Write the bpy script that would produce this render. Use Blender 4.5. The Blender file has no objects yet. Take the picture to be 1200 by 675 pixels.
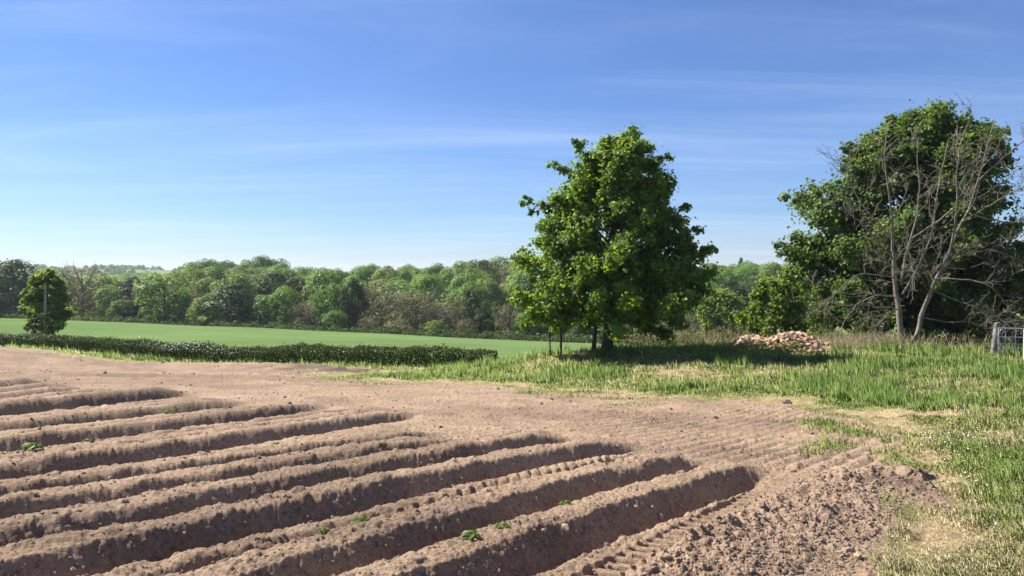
import bpy, math, random
import numpy as np

# ------------------------------------------------------------------ camera, sky, sun, exposure
sc = bpy.context.scene
COL = sc.collection
F = 867.0; CX = 600.0; Y0 = 320.0; EYE = 1.63          # photo pixels: focal length, centre, eye-level row
cam_d = bpy.data.cameras.new('camera'); cam = bpy.data.objects.new('camera', cam_d); COL.objects.link(cam)
cam_d.sensor_width = 36.0; cam_d.lens = 26.01; cam_d.clip_start = 0.05; cam_d.clip_end = 30000
cam.location = (0, 0, EYE); cam.rotation_euler = (math.radians(90) - math.atan(17.5 / F), 0, 0)
sc.camera = cam

SUN_AZ = -62.0; SUN_EL = 47.0                          # degrees clockwise from straight ahead, and above the horizon
world = bpy.data.worlds.new('World'); sc.world = world; world.use_nodes = True
nt = world.node_tree; nt.nodes.clear()
N = nt.nodes.new; L = nt.links.new
wo = N('ShaderNodeOutputWorld'); bg = N('ShaderNodeBackground'); sky = N('ShaderNodeTexSky')
sky.sky_type = 'NISHITA'; sky.sun_disc = False
sky.sun_elevation = math.radians(SUN_EL); sky.sun_rotation = math.radians(SUN_AZ)
sky.altitude = 0; sky.air_density = 1.0; sky.dust_density = 0.1; sky.ozone_density = 5.0
bg.inputs['Strength'].default_value = 0.051
# thin cirrus: noise on a flat layer high above the place
tc = N('ShaderNodeTexCoord'); sep = N('ShaderNodeSeparateXYZ'); L(tc.outputs['Generated'], sep.inputs[0])
mx = N('ShaderNodeMath'); mx.operation = 'MAXIMUM'; L(sep.outputs['Z'], mx.inputs[0]); mx.inputs[1].default_value = 0.0
ad = N('ShaderNodeMath'); ad.operation = 'ADD'; L(mx.outputs[0], ad.inputs[0]); ad.inputs[1].default_value = 0.06
dx = N('ShaderNodeMath'); dx.operation = 'DIVIDE'; L(sep.outputs['X'], dx.inputs[0]); L(ad.outputs[0], dx.inputs[1])
dy = N('ShaderNodeMath'); dy.operation = 'DIVIDE'; L(sep.outputs['Y'], dy.inputs[0]); L(ad.outputs[0], dy.inputs[1])
cmb = N('ShaderNodeCombineXYZ'); L(dx.outputs[0], cmb.inputs[0]); L(dy.outputs[0], cmb.inputs[1])
def cirrus(rot, scl, nscale, lo, hi, seed, dist):
    mp = N('ShaderNodeMapping'); L(cmb.outputs[0], mp.inputs[0])
    mp.inputs['Rotation'].default_value = (0, 0, math.radians(rot)); mp.inputs['Scale'].default_value = scl
    mp.inputs['Location'].default_value = (seed, seed * 0.7, seed * 1.3)
    no = N('ShaderNodeTexNoise'); L(mp.outputs[0], no.inputs['Vector'])
    no.inputs['Scale'].default_value = nscale; no.inputs['Detail'].default_value = 7; no.inputs['Roughness'].default_value = 0.6
    no.inputs['Distortion'].default_value = dist
    r = N('ShaderNodeMapRange'); r.interpolation_type = 'SMOOTHSTEP'; L(no.outputs[0], r.inputs[0])
    r.inputs['From Min'].default_value = lo; r.inputs['From Max'].default_value = hi
    return r
c1 = cirrus(12, (0.35, 1.0, 1), 0.7, 0.38, 0.85, 3.1, 0.6)
c2 = cirrus(-24, (0.25, 1.6, 1), 1.2, 0.50, 1.0, 8.3, 0.8)
cm = N('ShaderNodeMath'); cm.operation = 'ADD'; L(c1.outputs[0], cm.inputs[0]); L(c2.outputs[0], cm.inputs[1])
cs = N('ShaderNodeMath'); cs.operation = 'MULTIPLY'; L(cm.outputs[0], cs.inputs[0]); cs.inputs[1].default_value = 0.23; cs.use_clamp = True
mix = N('ShaderNodeMix'); mix.data_type = 'RGBA'; L(cs.outputs[0], mix.inputs[0]); 
tint = N('ShaderNodeMix'); tint.data_type = 'RGBA'; tint.blend_type = 'MULTIPLY'; tint.inputs[0].default_value = 1.0; tint.inputs[7].default_value = (0.80, 0.93, 1.23, 1)
L(sky.outputs[0], tint.inputs[6]); L(tint.outputs[2], mix.inputs[6])
mix.inputs[7].default_value = (8.6, 9.9, 12.0, 1)
L(mix.outputs[2], bg.inputs['Color']); L(bg.outputs[0], wo.inputs['Surface'])

sun_d = bpy.data.lights.new('sun', 'SUN'); sun = bpy.data.objects.new('sun', sun_d); COL.objects.link(sun)
sun_d.energy = 5.0; sun_d.angle = math.radians(0.5); sun_d.color = (1.0, 0.95, 0.86)
sun.rotation_euler = (math.radians(90 - SUN_EL), 0, -math.radians(SUN_AZ) + math.pi)
sun.location = (-30, 10, 40)
sc.view_settings.view_transform = 'Standard'; sc.view_settings.look = 'None'
sc.view_settings.exposure = 1.15; sc.view_settings.gamma = 1.0; sc.view_settings.use_curve_mapping = False
sc.cycles.max_bounces = 6; sc.cycles.diffuse_bounces = 3; sc.cycles.transmission_bounces = 4; sc.cycles.transparent_max_bounces = 4

rng = np.random.default_rng(11); random.seed(5)

# ------------------------------------------------------------------ helpers
def perlin(x, y, seed=0):
    x = np.asarray(x, float); y = np.asarray(y, float)
    xi = np.floor(x).astype(np.int64); yi = np.floor(y).astype(np.int64)
    xf = x - xi; yf = y - yi
    u = xf * xf * xf * (xf * (xf * 6 - 15) + 10); v = yf * yf * yf * (yf * (yf * 6 - 15) + 10)
    def g(ix, iy, fx, fy):
        h = (ix * 374761393 + iy * 668265263 + seed * 974634777) & 0x7fffffff
        h = ((h ^ (h >> 13)) * 1274126177) & 0x7fffffff
        a = ((h ^ (h >> 16)) & 1023) * (2 * math.pi / 1024)
        return np.cos(a) * fx + np.sin(a) * fy
    n0 = g(xi, yi, xf, yf) * (1 - u) + g(xi + 1, yi, xf - 1, yf) * u
    n1 = g(xi, yi + 1, xf, yf - 1) * (1 - u) + g(xi + 1, yi + 1, xf - 1, yf - 1) * u
    return (n0 * (1 - v) + n1 * v) * 1.5
def fbm(x, y, octv=3, seed=0, gain=0.5):
    s = 0; a = 1
    for o in range(octv):
        s = s + a * perlin(x * 2 ** o, y * 2 ** o, seed + o * 17); a *= gain
    return s
def sstep(a, b, x):
    t = np.clip((x - a) / (b - a), 0, 1); return t * t * (3 - 2 * t)

def mesh_np(name, V, faces, mat=None, smooth=False, attrs=None):
    me = bpy.data.meshes.new(name); V = np.ascontiguousarray(V, np.float32); faces = np.ascontiguousarray(faces, np.int32)
    k = faces.shape[1]; n = len(faces)
    me.vertices.add(len(V)); me.vertices.foreach_set('co', V.ravel())
    me.loops.add(n * k); me.loops.foreach_set('vertex_index', faces.ravel())
    me.polygons.add(n); me.polygons.foreach_set('loop_start', np.arange(0, n * k, k, dtype=np.int32))
    if attrs:
        for an, av in attrs.items():
            me.attributes.new(an, 'FLOAT', 'POINT').data.foreach_set('value', np.ascontiguousarray(av, np.float32))
    if mat: me.materials.append(mat)
    me.update(calc_edges=True)
    me.polygons.foreach_set('use_smooth', np.full(len(me.polygons), smooth))
    return me
def link(name, me, parent=None, loc=(0, 0, 0)):
    o = bpy.data.objects.new(name, me); COL.objects.link(o); o.location = loc
    if parent: o.parent = parent
    return o
def tag(o, label=None, cat=None, group=None, kind=None):
    if label: o['label'] = label
    if cat: o['category'] = cat
    if group: o['group'] = group
    if kind: o['kind'] = kind
    return o
def empty(name, loc, rz=0): 
    o = link(name, None, None, loc); o.empty_display_size = 0.2; o.rotation_euler[2] = rz; return o

class Tubes:                                            # tapered branches collected into one mesh
    def __init__(s): s.V = []; s.Fc = []; s.n = 0
    def add(s, pts, rad, k=6):
        pts = np.asarray(pts, float); rad = np.asarray(rad, float); m = len(pts)
        t = np.gradient(pts, axis=0); t /= np.linalg.norm(t, axis=1)[:, None] + 1e-9
        ref = np.array([0.31, 0.87, 0.12]); a = np.cross(t, ref); a /= np.linalg.norm(a, axis=1)[:, None] + 1e-9
        b = np.cross(t, a); ph = np.arange(k) * 2 * math.pi / k
        ring = pts[:, None] + rad[:, None, None] * (np.cos(ph)[None, :, None] * a[:, None] + np.sin(ph)[None, :, None] * b[:, None])
        s.V.append(ring.reshape(-1, 3)); i = np.arange(m - 1)[:, None] * k; j = np.arange(k)[None]; j2 = (j + 1) % k
        f = np.stack([i + j, i + j2, i + k + j2, i + k + j], -1).reshape(-1, 4) + s.n
        s.Fc.append(f); s.n += m * k
    def mesh(s, name, mat): return mesh_np(name, np.concatenate(s.V), np.concatenate(s.Fc), mat, True)

def leaf_arrays(C, Nn, size, asp=0.8, fold=0.18, droop=None):
    """folded kite-shaped leaves: 4 verts, 2 triangles each, sharing the midrib"""
    n = len(C); r = rng.normal(size=(n, 3))
    if droop is not None: r += droop
    Nn = Nn / (np.linalg.norm(Nn, axis=1)[:, None] + 1e-9)
    t = r - (r * Nn).sum(1)[:, None] * Nn; t /= np.linalg.norm(t, axis=1)[:, None] + 1e-9
    b = np.cross(Nn, t); s = np.broadcast_to(np.asarray(size, float), (n,))[:, None]
    V = np.stack([C - t * s * .5, C + b * s * asp * .5 + Nn * s * fold - t * s * .04, C + t * s * .55, C - b * s * asp * .5 + Nn * s * fold - t * s * .04], 1)
    i = np.arange(n)[:, None] * 4
    Fc = np.concatenate([i + np.array([[0, 2, 1]]), i + np.array([[0, 3, 2]])], 1).reshape(-1, 3)
    return V.reshape(-1, 3), Fc

# ------------------------------------------------------------------ materials
def mat_new(name):
    m = bpy.data.materials.new(name); m.use_nodes = True; m.node_tree.nodes.clear(); return m, m.node_tree
def nd(t, kind, **kw):
    n = t.nodes.new(kind)
    for k, v in kw.items():
        if k in n.inputs: n.inputs[k].default_value = v
        else: setattr(n, k, v)
    return n
def ramp(t, fac, stops):
    r = t.nodes.new('ShaderNodeValToRGB'); t.links.new(fac, r.inputs[0]); e = r.color_ramp.elements
    while len(e) < len(stops): e.new(0.5)
    for i, (p, c) in enumerate(stops): e[i].position = p; e[i].color = (*c, 1)
    return r
def mixc(t, fac, a, b):
    m = t.nodes.new('ShaderNodeMix'); m.data_type = 'RGBA'
    for sock, v in ((m.inputs[0], fac), (m.inputs[6], a), (m.inputs[7], b)):
        if isinstance(v, (int, float)): sock.default_value = v
        elif isinstance(v, tuple): sock.default_value = (*v, 1)
        else: t.links.new(v, sock)
    return m.outputs[2]
def noise(t, scale, detail=5, rough=0.6, vec=None):
    n = nd(t, 'ShaderNodeTexNoise'); n.inputs['Scale'].default_value = scale; n.inputs['Detail'].default_value = detail; n.inputs['Roughness'].default_value = rough
    if vec is None: vec = nd(t, 'ShaderNodeNewGeometry').outputs['Position']
    t.links.new(vec, n.inputs['Vector']); return n
def leaf_mat(name, cols, trans=0.45, nscale=0.6, through=1.7, rand=0.0, spec=0.3):
    m, t = mat_new(name); o = nd(t, 'ShaderNodeOutputMaterial')
    n = noise(t, nscale, 4, 0.65); n2 = nd(t, 'ShaderNodeTexWhiteNoise'); n2.noise_dimensions = '1D'
    g = nd(t, 'ShaderNodeNewGeometry'); t.links.new(g.outputs['Random Per Island'], n2.inputs['W'])
    ad = nd(t, 'ShaderNodeMath', operation='MULTIPLY_ADD'); t.links.new(n2.outputs[0], ad.inputs[0]); ad.inputs[1].default_value = 0.4; t.links.new(n.outputs[0], ad.inputs[2])
    sb = nd(t, 'ShaderNodeMath', operation='SUBTRACT'); t.links.new(ad.outputs[0], sb.inputs[0]); sb.inputs[1].default_value = 0.2
    fac = sb.outputs[0]
    if rand:
        oi = nd(t, 'ShaderNodeObjectInfo'); a2 = nd(t, 'ShaderNodeMath', operation='MULTIPLY_ADD')
        t.links.new(oi.outputs['Random'], a2.inputs[0]); a2.inputs[1].default_value = rand; t.links.new(fac, a2.inputs[2])
        a3 = nd(t, 'ShaderNodeMath', operation='SUBTRACT'); t.links.new(a2.outputs[0], a3.inputs[0]); a3.inputs[1].default_value = rand / 2; fac = a3.outputs[0]
    c = ramp(t, fac, cols)
    bs = nd(t, 'ShaderNodeBsdfPrincipled'); t.links.new(c.outputs[0], bs.inputs['Base Color']); bs.inputs['Roughness'].default_value = 0.5; bs.inputs['Specular IOR Level'].default_value = spec
    tr = nd(t, 'ShaderNodeBsdfTranslucent'); hs = nd(t, 'ShaderNodeHueSaturation'); t.links.new(c.outputs[0], hs.inputs['Color'])
    hs.inputs['Hue'].default_value = 0.475; hs.inputs['Saturation'].default_value = 1.1; hs.inputs['Value'].default_value = through; t.links.new(hs.outputs[0], tr.inputs[0])
    mx = nd(t, 'ShaderNodeMixShader'); mx.inputs[0].default_value = trans; t.links.new(bs.outputs[0], mx.inputs[1]); t.links.new(tr.outputs[0], mx.inputs[2])
    t.links.new(mx.outputs[0], o.inputs[0]); return m
def rough_mat(name, cols, nscale=4, rough=0.9, bump=0.3, bscale=30, metallic=0.0, detail=6, dist=0.02):
    m, t = mat_new(name); o = nd(t, 'ShaderNodeOutputMaterial'); bs = nd(t, 'ShaderNodeBsdfPrincipled')
    n = noise(t, nscale, detail); c = ramp(t, n.outputs[0], cols); t.links.new(c.outputs[0], bs.inputs['Base Color'])
    bs.inputs['Roughness'].default_value = rough; bs.inputs['Metallic'].default_value = metallic; bs.inputs['Specular IOR Level'].default_value = 0.25
    if bump:
        b = nd(t, 'ShaderNodeBump'); b.inputs['Strength'].default_value = bump; b.inputs['Distance'].default_value = dist
        n2 = noise(t, bscale, 5, 0.65); t.links.new(n2.outputs[0], b.inputs['Height']); t.links.new(b.outputs[0], bs.inputs['Normal'])
    t.links.new(bs.outputs[0], o.inputs[0]); return m

def ground_mat():
    """soil where 'soil' = 1, turf earth with dry thatch elsewhere"""
    m, t = mat_new('ground'); o = nd(t, 'ShaderNodeOutputMaterial'); bs = nd(t, 'ShaderNodeBsdfPrincipled')
    n1 = noise(t, 1.1, 6, 0.65); n2 = noise(t, 22, 6, 0.7); n3 = noise(t, 120, 3, 0.7)
    s1 = ramp(t, n1.outputs[0], [(0.30, (0.262, 0.182, 0.121)), (0.52, (0.335, 0.239, 0.162)), (0.72, (0.41, 0.300, 0.210))])
    s2 = ramp(t, n2.outputs[0], [(0.32, (0.36, 0.33, 0.30)), (0.46, (0.92, 0.91, 0.90)), (0.70, (1.38, 1.36, 1.34))])
    mu = nd(t, 'ShaderNodeMix', data_type='RGBA', blend_type='MULTIPLY'); mu.inputs[0].default_value = 0.9; t.links.new(s1.outputs[0], mu.inputs[6]); t.links.new(s2.outputs[0], mu.inputs[7])
    s3 = ramp(t, n3.outputs[0], [(0.32, (0.50, 0.48, 0.46)), (0.62, (1.2, 1.19, 1.18))])
    mu2 = nd(t, 'ShaderNodeMix', data_type='RGBA', blend_type='MULTIPLY'); mu2.inputs[0].default_value = 0.75; t.links.new(mu.outputs[2], mu2.inputs[6]); t.links.new(s3.outputs[0], mu2.inputs[7])
    dk = nd(t, 'ShaderNodeAttribute', attribute_name='damp')
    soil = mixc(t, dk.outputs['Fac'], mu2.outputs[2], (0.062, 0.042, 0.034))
    g1 = noise(t, 0.5, 5, 0.6); g2 = noise(t, 9, 5, 0.7)
    ga = ramp(t, g1.outputs[0], [(0.35, (0.13, 0.165, 0.042)), (0.60, (0.19, 0.205, 0.065))])
    gb = ramp(t, g2.outputs[0], [(0.35, (0.55, 0.55, 0.5)), (0.7, (1.25, 1.2, 1.1))])
    gm = nd(t, 'ShaderNodeMix', data_type='RGBA', blend_type='MULTIPLY'); gm.inputs[0].default_value = 0.8; t.links.new(ga.outputs[0], gm.inputs[6]); t.links.new(gb.outputs[0], gm.inputs[7])
    dry = nd(t, 'ShaderNodeAttribute', attribute_name='dry')
    straw = ramp(t, g2.outputs[0], [(0.3, (0.22, 0.15, 0.075)), (0.7, (0.46, 0.36, 0.20))])
    turf = mixc(t, dry.outputs['Fac'], gm.outputs[2], straw.outputs[0])
    so = nd(t, 'ShaderNodeAttribute', attribute_name='soil')
    t.links.new(mixc(t, so.outputs['Fac'], turf, soil), bs.inputs['Base Color'])
    bs.inputs['Roughness'].default_value = 0.95; bs.inputs['Specular IOR Level'].default_value = 0.15
    b1 = nd(t, 'ShaderNodeBump'); b1.inputs['Strength'].default_value = 0.9; b1.inputs['Distance'].default_value = 0.03
    ns = noise(t, 30, 6, 0.75); t.links.new(ns.outputs[0], b1.inputs['Height']); t.links.new(b1.outputs[0], bs.inputs['Normal'])
    t.links.new(bs.outputs[0], o.inputs[0]); return m
def crop_mat():
    m, t = mat_new('crop'); o = nd(t, 'ShaderNodeOutputMaterial'); bs = nd(t, 'ShaderNodeBsdfPrincipled')
    g = nd(t, 'ShaderNodeNewGeometry'); mp = nd(t, 'ShaderNodeMapping'); mp.inputs['Scale'].default_value = (0.12, 1.0, 1); mp.inputs['Rotation'].default_value = (0, 0, 0.12); t.links.new(g.outputs['Position'], mp.inputs[0])
    n1 = noise(t, 0.045, 5, 0.6); n2 = noise(t, 1.2, 5, 0.7, mp.outputs[0]); n3 = noise(t, 6, 4, 0.7)
    c1 = ramp(t, n1.outputs[0], [(0.32, (0.112, 0.178, 0.064)), (0.65, (0.160, 0.234, 0.092))])
    c2 = ramp(t, n2.outputs[0], [(0.3, (0.6, 0.64, 0.55)), (0.7, (1.2, 1.15, 1.1))])
    m1 = nd(t, 'ShaderNodeMix', data_type='RGBA', blend_type='MULTIPLY'); m1.inputs[0].default_value = 0.7; t.links.new(c1.outputs[0], m1.inputs[6]); t.links.new(c2.outputs[0], m1.inputs[7])
    c3 = ramp(t, n3.outputs[0], [(0.3, (0.7, 0.7, 0.7)), (0.7, (1.15, 1.15, 1.15))])
    m2 = nd(t, 'ShaderNodeMix', data_type='RGBA', blend_type='MULTIPLY'); m2.inputs[0].default_value = 0.7; t.links.new(m1.outputs[2], m2.inputs[6]); t.links.new(c3.outputs[0], m2.inputs[7])
    dry = nd(t, 'ShaderNodeAttribute', attribute_name='dry')
    t.links.new(mixc(t, dry.outputs['Fac'], m2.outputs[2], (0.27, 0.24, 0.10)), bs.inputs['Base Color'])
    bs.inputs['Roughness'].default_value = 0.8; bs.inputs['Specular IOR Level'].default_value = 0.0
    b1 = nd(t, 'ShaderNodeBump'); b1.inputs['Strength'].default_value = 0.6; b1.inputs['Distance'].default_value = 0.15; t.links.new(n3.outputs[0], b1.inputs['Height']); t.links.new(b1.outputs[0], bs.inputs['Normal'])
    t.links.new(bs.outputs[0], o.inputs[0]); return m
def hill_mat():
    m, t = mat_new('hill_ground'); o = nd(t, 'ShaderNodeOutputMaterial'); bs = nd(t, 'ShaderNodeBsdfPrincipled')
    g = nd(t, 'ShaderNodeNewGeometry'); mp = nd(t, 'ShaderNodeMapping'); mp.inputs['Scale'].default_value = (1, 0.5, 0.0); t.links.new(g.outputs['Position'], mp.inputs[0])
    v = nd(t, 'ShaderNodeTexVoronoi', feature='F1'); v.inputs['Scale'].default_value = 0.009; t.links.new(mp.outputs[0], v.inputs['Vector'])
    sx = nd(t, 'ShaderNodeSeparateColor'); t.links.new(v.outputs['Color'], sx.inputs[0])
    c = ramp(t, sx.outputs[0], [(0.0, (0.075, 0.115, 0.03)), (0.4, (0.13, 0.18, 0.055)), (0.7, (0.17, 0.19, 0.07)), (1.0, (0.10, 0.155, 0.045))])
    n = noise(t, 0.2, 5, 0.6); c2 = ramp(t, n.outputs[0], [(0.3, (0.7, 0.7, 0.7)), (0.7, (1.1, 1.1, 1.1))])
    m1 = nd(t, 'ShaderNodeMix', data_type='RGBA', blend_type='MULTIPLY'); m1.inputs[0].default_value = 0.8; t.links.new(c.outputs[0], m1.inputs[6]); t.links.new(c2.outputs[0], m1.inputs[7])
    t.links.new(m1.outputs[2], bs.inputs['Base Color']); bs.inputs['Roughness'].default_value = 0.95; bs.inputs['Specular IOR Level'].default_value = 0.1
    t.links.new(bs.outputs[0], o.inputs[0]); return m
def grass_mat(name, cols, trans=0.4):
    m, t = mat_new(name); o = nd(t, 'ShaderNodeOutputMaterial'); a = nd(t, 'ShaderNodeAttribute', attribute_name='tint')
    c = ramp(t, a.outputs['Fac'], cols)
    bs = nd(t, 'ShaderNodeBsdfPrincipled'); t.links.new(c.outputs[0], bs.inputs['Base Color']); bs.inputs['Roughness'].default_value = 0.5; bs.inputs['Specular IOR Level'].default_value = 0.25
    tr = nd(t, 'ShaderNodeBsdfTranslucent'); hs = nd(t, 'ShaderNodeHueSaturation'); t.links.new(c.outputs[0], hs.inputs['Color']); hs.inputs['Value'].default_value = 1.7; hs.inputs['Hue'].default_value = 0.485; t.links.new(hs.outputs[0], tr.inputs[0])
    mx = nd(t, 'ShaderNodeMixShader'); mx.inputs[0].default_value = trans; t.links.new(bs.outputs[0], mx.inputs[1]); t.links.new(tr.outputs[0], mx.inputs[2])
    t.links.new(mx.outputs[0], o.inputs[0]); return m

M = {}
M['ground'] = ground_mat(); M['crop'] = crop_mat(); M['hill'] = hill_mat()
M['clod'] = rough_mat('clod', [(0.3, (0.17, 0.115, 0.08)), (0.7, (0.36, 0.26, 0.19))], 3.0, 0.95, 0.5, 60)
M['grass'] = grass_mat('grass_blades', [(0.0, (0.095, 0.185, 0.036)), (0.30, (0.170, 0.285, 0.060)), (0.55, (0.245, 0.350, 0.085)), (0.75, (0.330, 0.350, 0.120)), (0.9, (0.52, 0.47, 0.24)), (1.0, (0.62, 0.55, 0.34))], .5)
M['leaf_main'] = leaf_mat('maple_leaves', [(0.25, (0.036, 0.088, 0.012)), (0.5, (0.086, 0.165, 0.022)), (0.75, (0.170, 0.250, 0.034))], 0.5, 0.5, through=2.3, spec=0.45)
M['leaf_big'] = leaf_mat('sycamore_leaves', [(0.25, (0.028, 0.064, 0.011)), (0.5, (0.062, 0.118, 0.018)), (0.75, (0.125, 0.185, 0.027))], 0.46, 0.4, through=2.1, spec=0.45)
M['leaf_lime'] = leaf_mat('bright_leaves', [(0.25, (0.055, 0.105, 0.014)), (0.5, (0.095, 0.160, 0.022)), (0.75, (0.160, 0.210, 0.034))], 0.5, 0.8, through=2.1)
M['leaf_hedge'] = leaf_mat('hedge_leaves', [(0.25, (0.022, 0.044, 0.011)), (0.5, (0.046, 0.080, 0.016)), (0.75, (0.115, 0.138, 0.030))], 0.25, 1.5, spec=.1)
M['oak'] = leaf_mat('oak_leaves', [(0.2, (0.070, 0.138, 0.032)), (0.5, (0.122, 0.215, 0.048)), (0.8, (0.185, 0.285, 0.066))], 0.35, 0.15, rand=0.35, spec=0.08)
M['pale'] = leaf_mat('pale_leaves', [(0.2, (0.090, 0.150, 0.034)), (0.5, (0.138, 0.212, 0.048)), (0.8, (0.190, 0.258, 0.064))], 0.4, 0.15, rand=0.35, spec=0.08)
M['dark'] = leaf_mat('dark_leaves', [(0.2, (0.036, 0.066, 0.022)), (0.5, (0.058, 0.096, 0.028)), (0.8, (0.085, 0.125, 0.036))], 0.3, 0.15, rand=0.3, spec=0.08)
M['brown'] = leaf_mat('budding_leaves', [(0.2, (0.125, 0.118, 0.056)), (0.5, (0.165, 0.158, 0.070)), (0.8, (0.195, 0.192, 0.080))], 0.3, 0.2, rand=0.25, spec=0.08)
M['copper'] = leaf_mat('copper_leaves', [(0.2, (0.040, 0.034, 0.028)), (0.8, (0.075, 0.060, 0.044))], 0.25, 0.2, rand=0.2, spec=0.08)
M['bark'] = rough_mat('bark', [(0.3, (0.045, 0.036, 0.028)), (0.7, (0.10, 0.082, 0.064))], 5, 0.95, 0.6, 18)
M['bare'] = rough_mat('bare_bark', [(0.28, (0.10, 0.085, 0.065)), (0.50, (0.19, 0.165, 0.13)), (0.66, (0.26, 0.23, 0.175)), (0.78, (0.27, 0.21, 0.075))], 3.2, 0.9, 0.5, 22)
M['twig'] = rough_mat('twig_bark', [(0.3, (0.14, 0.12, 0.09)), (0.7, (0.25, 0.22, 0.16))], 2, 0.9, 0)
M['wood'] = rough_mat('weathered_wood', [(0.3, (0.16, 0.14, 0.12)), (0.7, (0.36, 0.33, 0.29))], 6, 0.9, 0.5, 25)
M['palewood'] = rough_mat('pale_wood', [(0.3, (0.42, 0.38, 0.30)), (0.7, (0.60, 0.56, 0.46))], 6, 0.85, 0.4, 25)
M['steel'] = rough_mat('galvanised_steel', [(0.3, (0.50, 0.51, 0.52)), (0.7, (0.66, 0.67, 0.68))], 8, 0.42, 0.05, 40, 0.65)
M['rust'] = rough_mat('rusted_iron', [(0.3, (0.055, 0.028, 0.018)), (0.7, (0.13, 0.062, 0.036))], 8, 0.9, 0.4, 40, 0.2)
M['wire'] = rough_mat('wire', [(0.3, (0.20, 0.21, 0.22)), (0.7, (0.28, 0.29, 0.30))], 2, 0.7, 0)
M['petal'] = rough_mat('white_petals', [(0.3, (0.70, 0.70, 0.62)), (0.7, (0.85, 0.84, 0.78))], 8, 0.7, 0)
M['stoneA'] = rough_mat('pink_sandstone', [(0.3, (0.30, 0.19, 0.12)), (0.7, (0.48, 0.33, 0.22))], 3, 0.95, 0.4, 30)
M['stoneB'] = rough_mat('pale_sandstone', [(0.3, (0.36, 0.25, 0.17)), (0.7, (0.55, 0.41, 0.29))], 3, 0.95, 0.4, 30)
M['stoneC'] = rough_mat('orange_brick', [(0.3, (0.34, 0.18, 0.10)), (0.7, (0.50, 0.29, 0.17))], 3, 0.95, 0.4, 30)

# ------------------------------------------------------------------ the lie of the land
SX, SY = 0.0156, 0.080
def plane_z(x, y):
    r = np.hypot(x, y); k = np.where(r > 45, 45 / np.maximum(r, 1e-6), 1.0)
    return -(SX * x + SY * y) * k
# ground seen at (photo column, photo row) at that forward distance
CP = [(px, None, d) for d in (2.5, 6, 11) for px in (-700, 0, 600, 1250, 2000)] + [
      (-700, None, 20), (0, None, 20), (300, None, 20), (600, None, 20), (820, None, 20), (0, None, 30), (300, None, 30), (560, 437, 28.5), (-300, None, 36), (0, None, 42),
      (1000, 443, 23), (1180, 449, 21), (1250, 450, 21), (1060, 494, 14.5), (1250, 494, 14.5),
      (700, 428, 30), (800, 430, 27), (712, 412.5, 33), (640, 416, 33), (780, 412, 33), (860, 404, 36), (920, 425, 29), (920, 414, 33), (930, 404, 37), (1165, 417, 31), (1260, 419, 31), (1060, 403, 36), (1180, 407, 37), (1300, 406, 37), (2000, 405, 36),
      (575, 430, 40), (450, 427, 44), (300, 421, 48), (150, 414, 54), (0, 407, 60), (-300, 396, 75),
      (640, 420, 46), (760, 412, 46), (1000, 400, 46), (1200, 400, 48),
      (0, 373, 150), (150, 378, 138), (300, 384, 125), (450, 391, 112), (600, 399, 102), (720, 404, 98), (-400, 362, 170),
      (0, 372.5, 185), (300, 384, 160), (600, 397, 135), (850, 399, 125), (1100, 400, 120), (1400, 400, 120),
      (0, 352, 330), (130, 350, 330), (205, 343, 310), (260, 333, 310), (310, 331, 310), (350, 342, 310), (400, 345, 310), (470, 342, 310), (545, 336, 300), (610, 334, 300), (720, 340, 300), (850, 341, 320), (930, 338, 320), (1200, 340, 320), (-400, 345, 330),
      (205, 372, 200), (300, 372, 200), (400, 378, 190), (520, 384, 180), (620, 386, 175), (850, 384, 170),
      (300, 345, 480), (545, 342, 480), (850, 335, 480), (1200, 338, 480), (60, 340, 560), (150, 337, 560),
      (60, 316, 1200), (150, 316.5, 1200), (-400, 315, 1200), (350, 326, 1200), (600, 326, 1200), (860, 317, 1200), (1300, 318, 1200),
      (60, 316, 2600), (600, 321, 2600), (-500, 318, 2600), (1400, 318, 2600), (60, 320, 7000), (600, 321, 7000), (1300, 321, 7000)]
def feat(x, y):
    az = np.clip(np.arctan2(x, np.maximum(y, 1e-3 * np.hypot(x, y) + 1e-6)), -1.05, 1.05)
    az = np.where(y <= 0, np.sign(x) * 1.05, az)
    return az * 2.2, np.log(np.maximum(np.hypot(x, y), 1.5)) * 1.0
cx = []; cy = []; cz = []
for px, py, d in CP:
    a = (px - CX) / F; x = a * d; y = d
    cx.append(x); cy.append(y); cz.append(0.0 if py is None else EYE - (py - Y0) / F * d - float(plane_z(np.array(x), np.array(y))))
cu, cv = feat(np.array(cx), np.array(cy)); czv = np.array(cz)
def kern(d2): return np.where(d2 > 1e-12, 0.5 * d2 * np.log(d2 + 1e-12), 0)
_n = len(cu); A = np.zeros((_n + 3, _n + 3)); A[:_n, :_n] = kern((cu[:, None] - cu) ** 2 + (cv[:, None] - cv) ** 2) + np.eye(_n) * 2e-4
A[:_n, _n] = 1; A[:_n, _n + 1] = cu; A[:_n, _n + 2] = cv; A[_n:, :_n] = A[:_n, _n:].T
W = np.linalg.solve(A, np.concatenate([czv, [0, 0, 0]]))
def land_exact(x, y):
    x = np.asarray(x, float); y = np.asarray(y, float); sh = x.shape; x = x.ravel(); y = y.ravel(); out = np.empty(len(x))
    for i in range(0, len(x), 20000):
        X = x[i:i + 20000]; Yv = y[i:i + 20000]; u, v = feat(X, Yv)
        r = W[_n] + W[_n + 1] * u + W[_n + 2] * v
        r = r + kern((u[:, None] - cu) ** 2 + (v[:, None] - cv) ** 2) @ W[:_n]
        az = np.abs(np.arctan2(X, Yv)); rr = np.hypot(X, Yv)
        r = r * (1 - sstep(1.1, 2.2, az)) * sstep(2.0, 8.0, rr)
        out[i:i + 20000] = r + plane_z(X, Yv)
    return out.reshape(sh)
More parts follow.
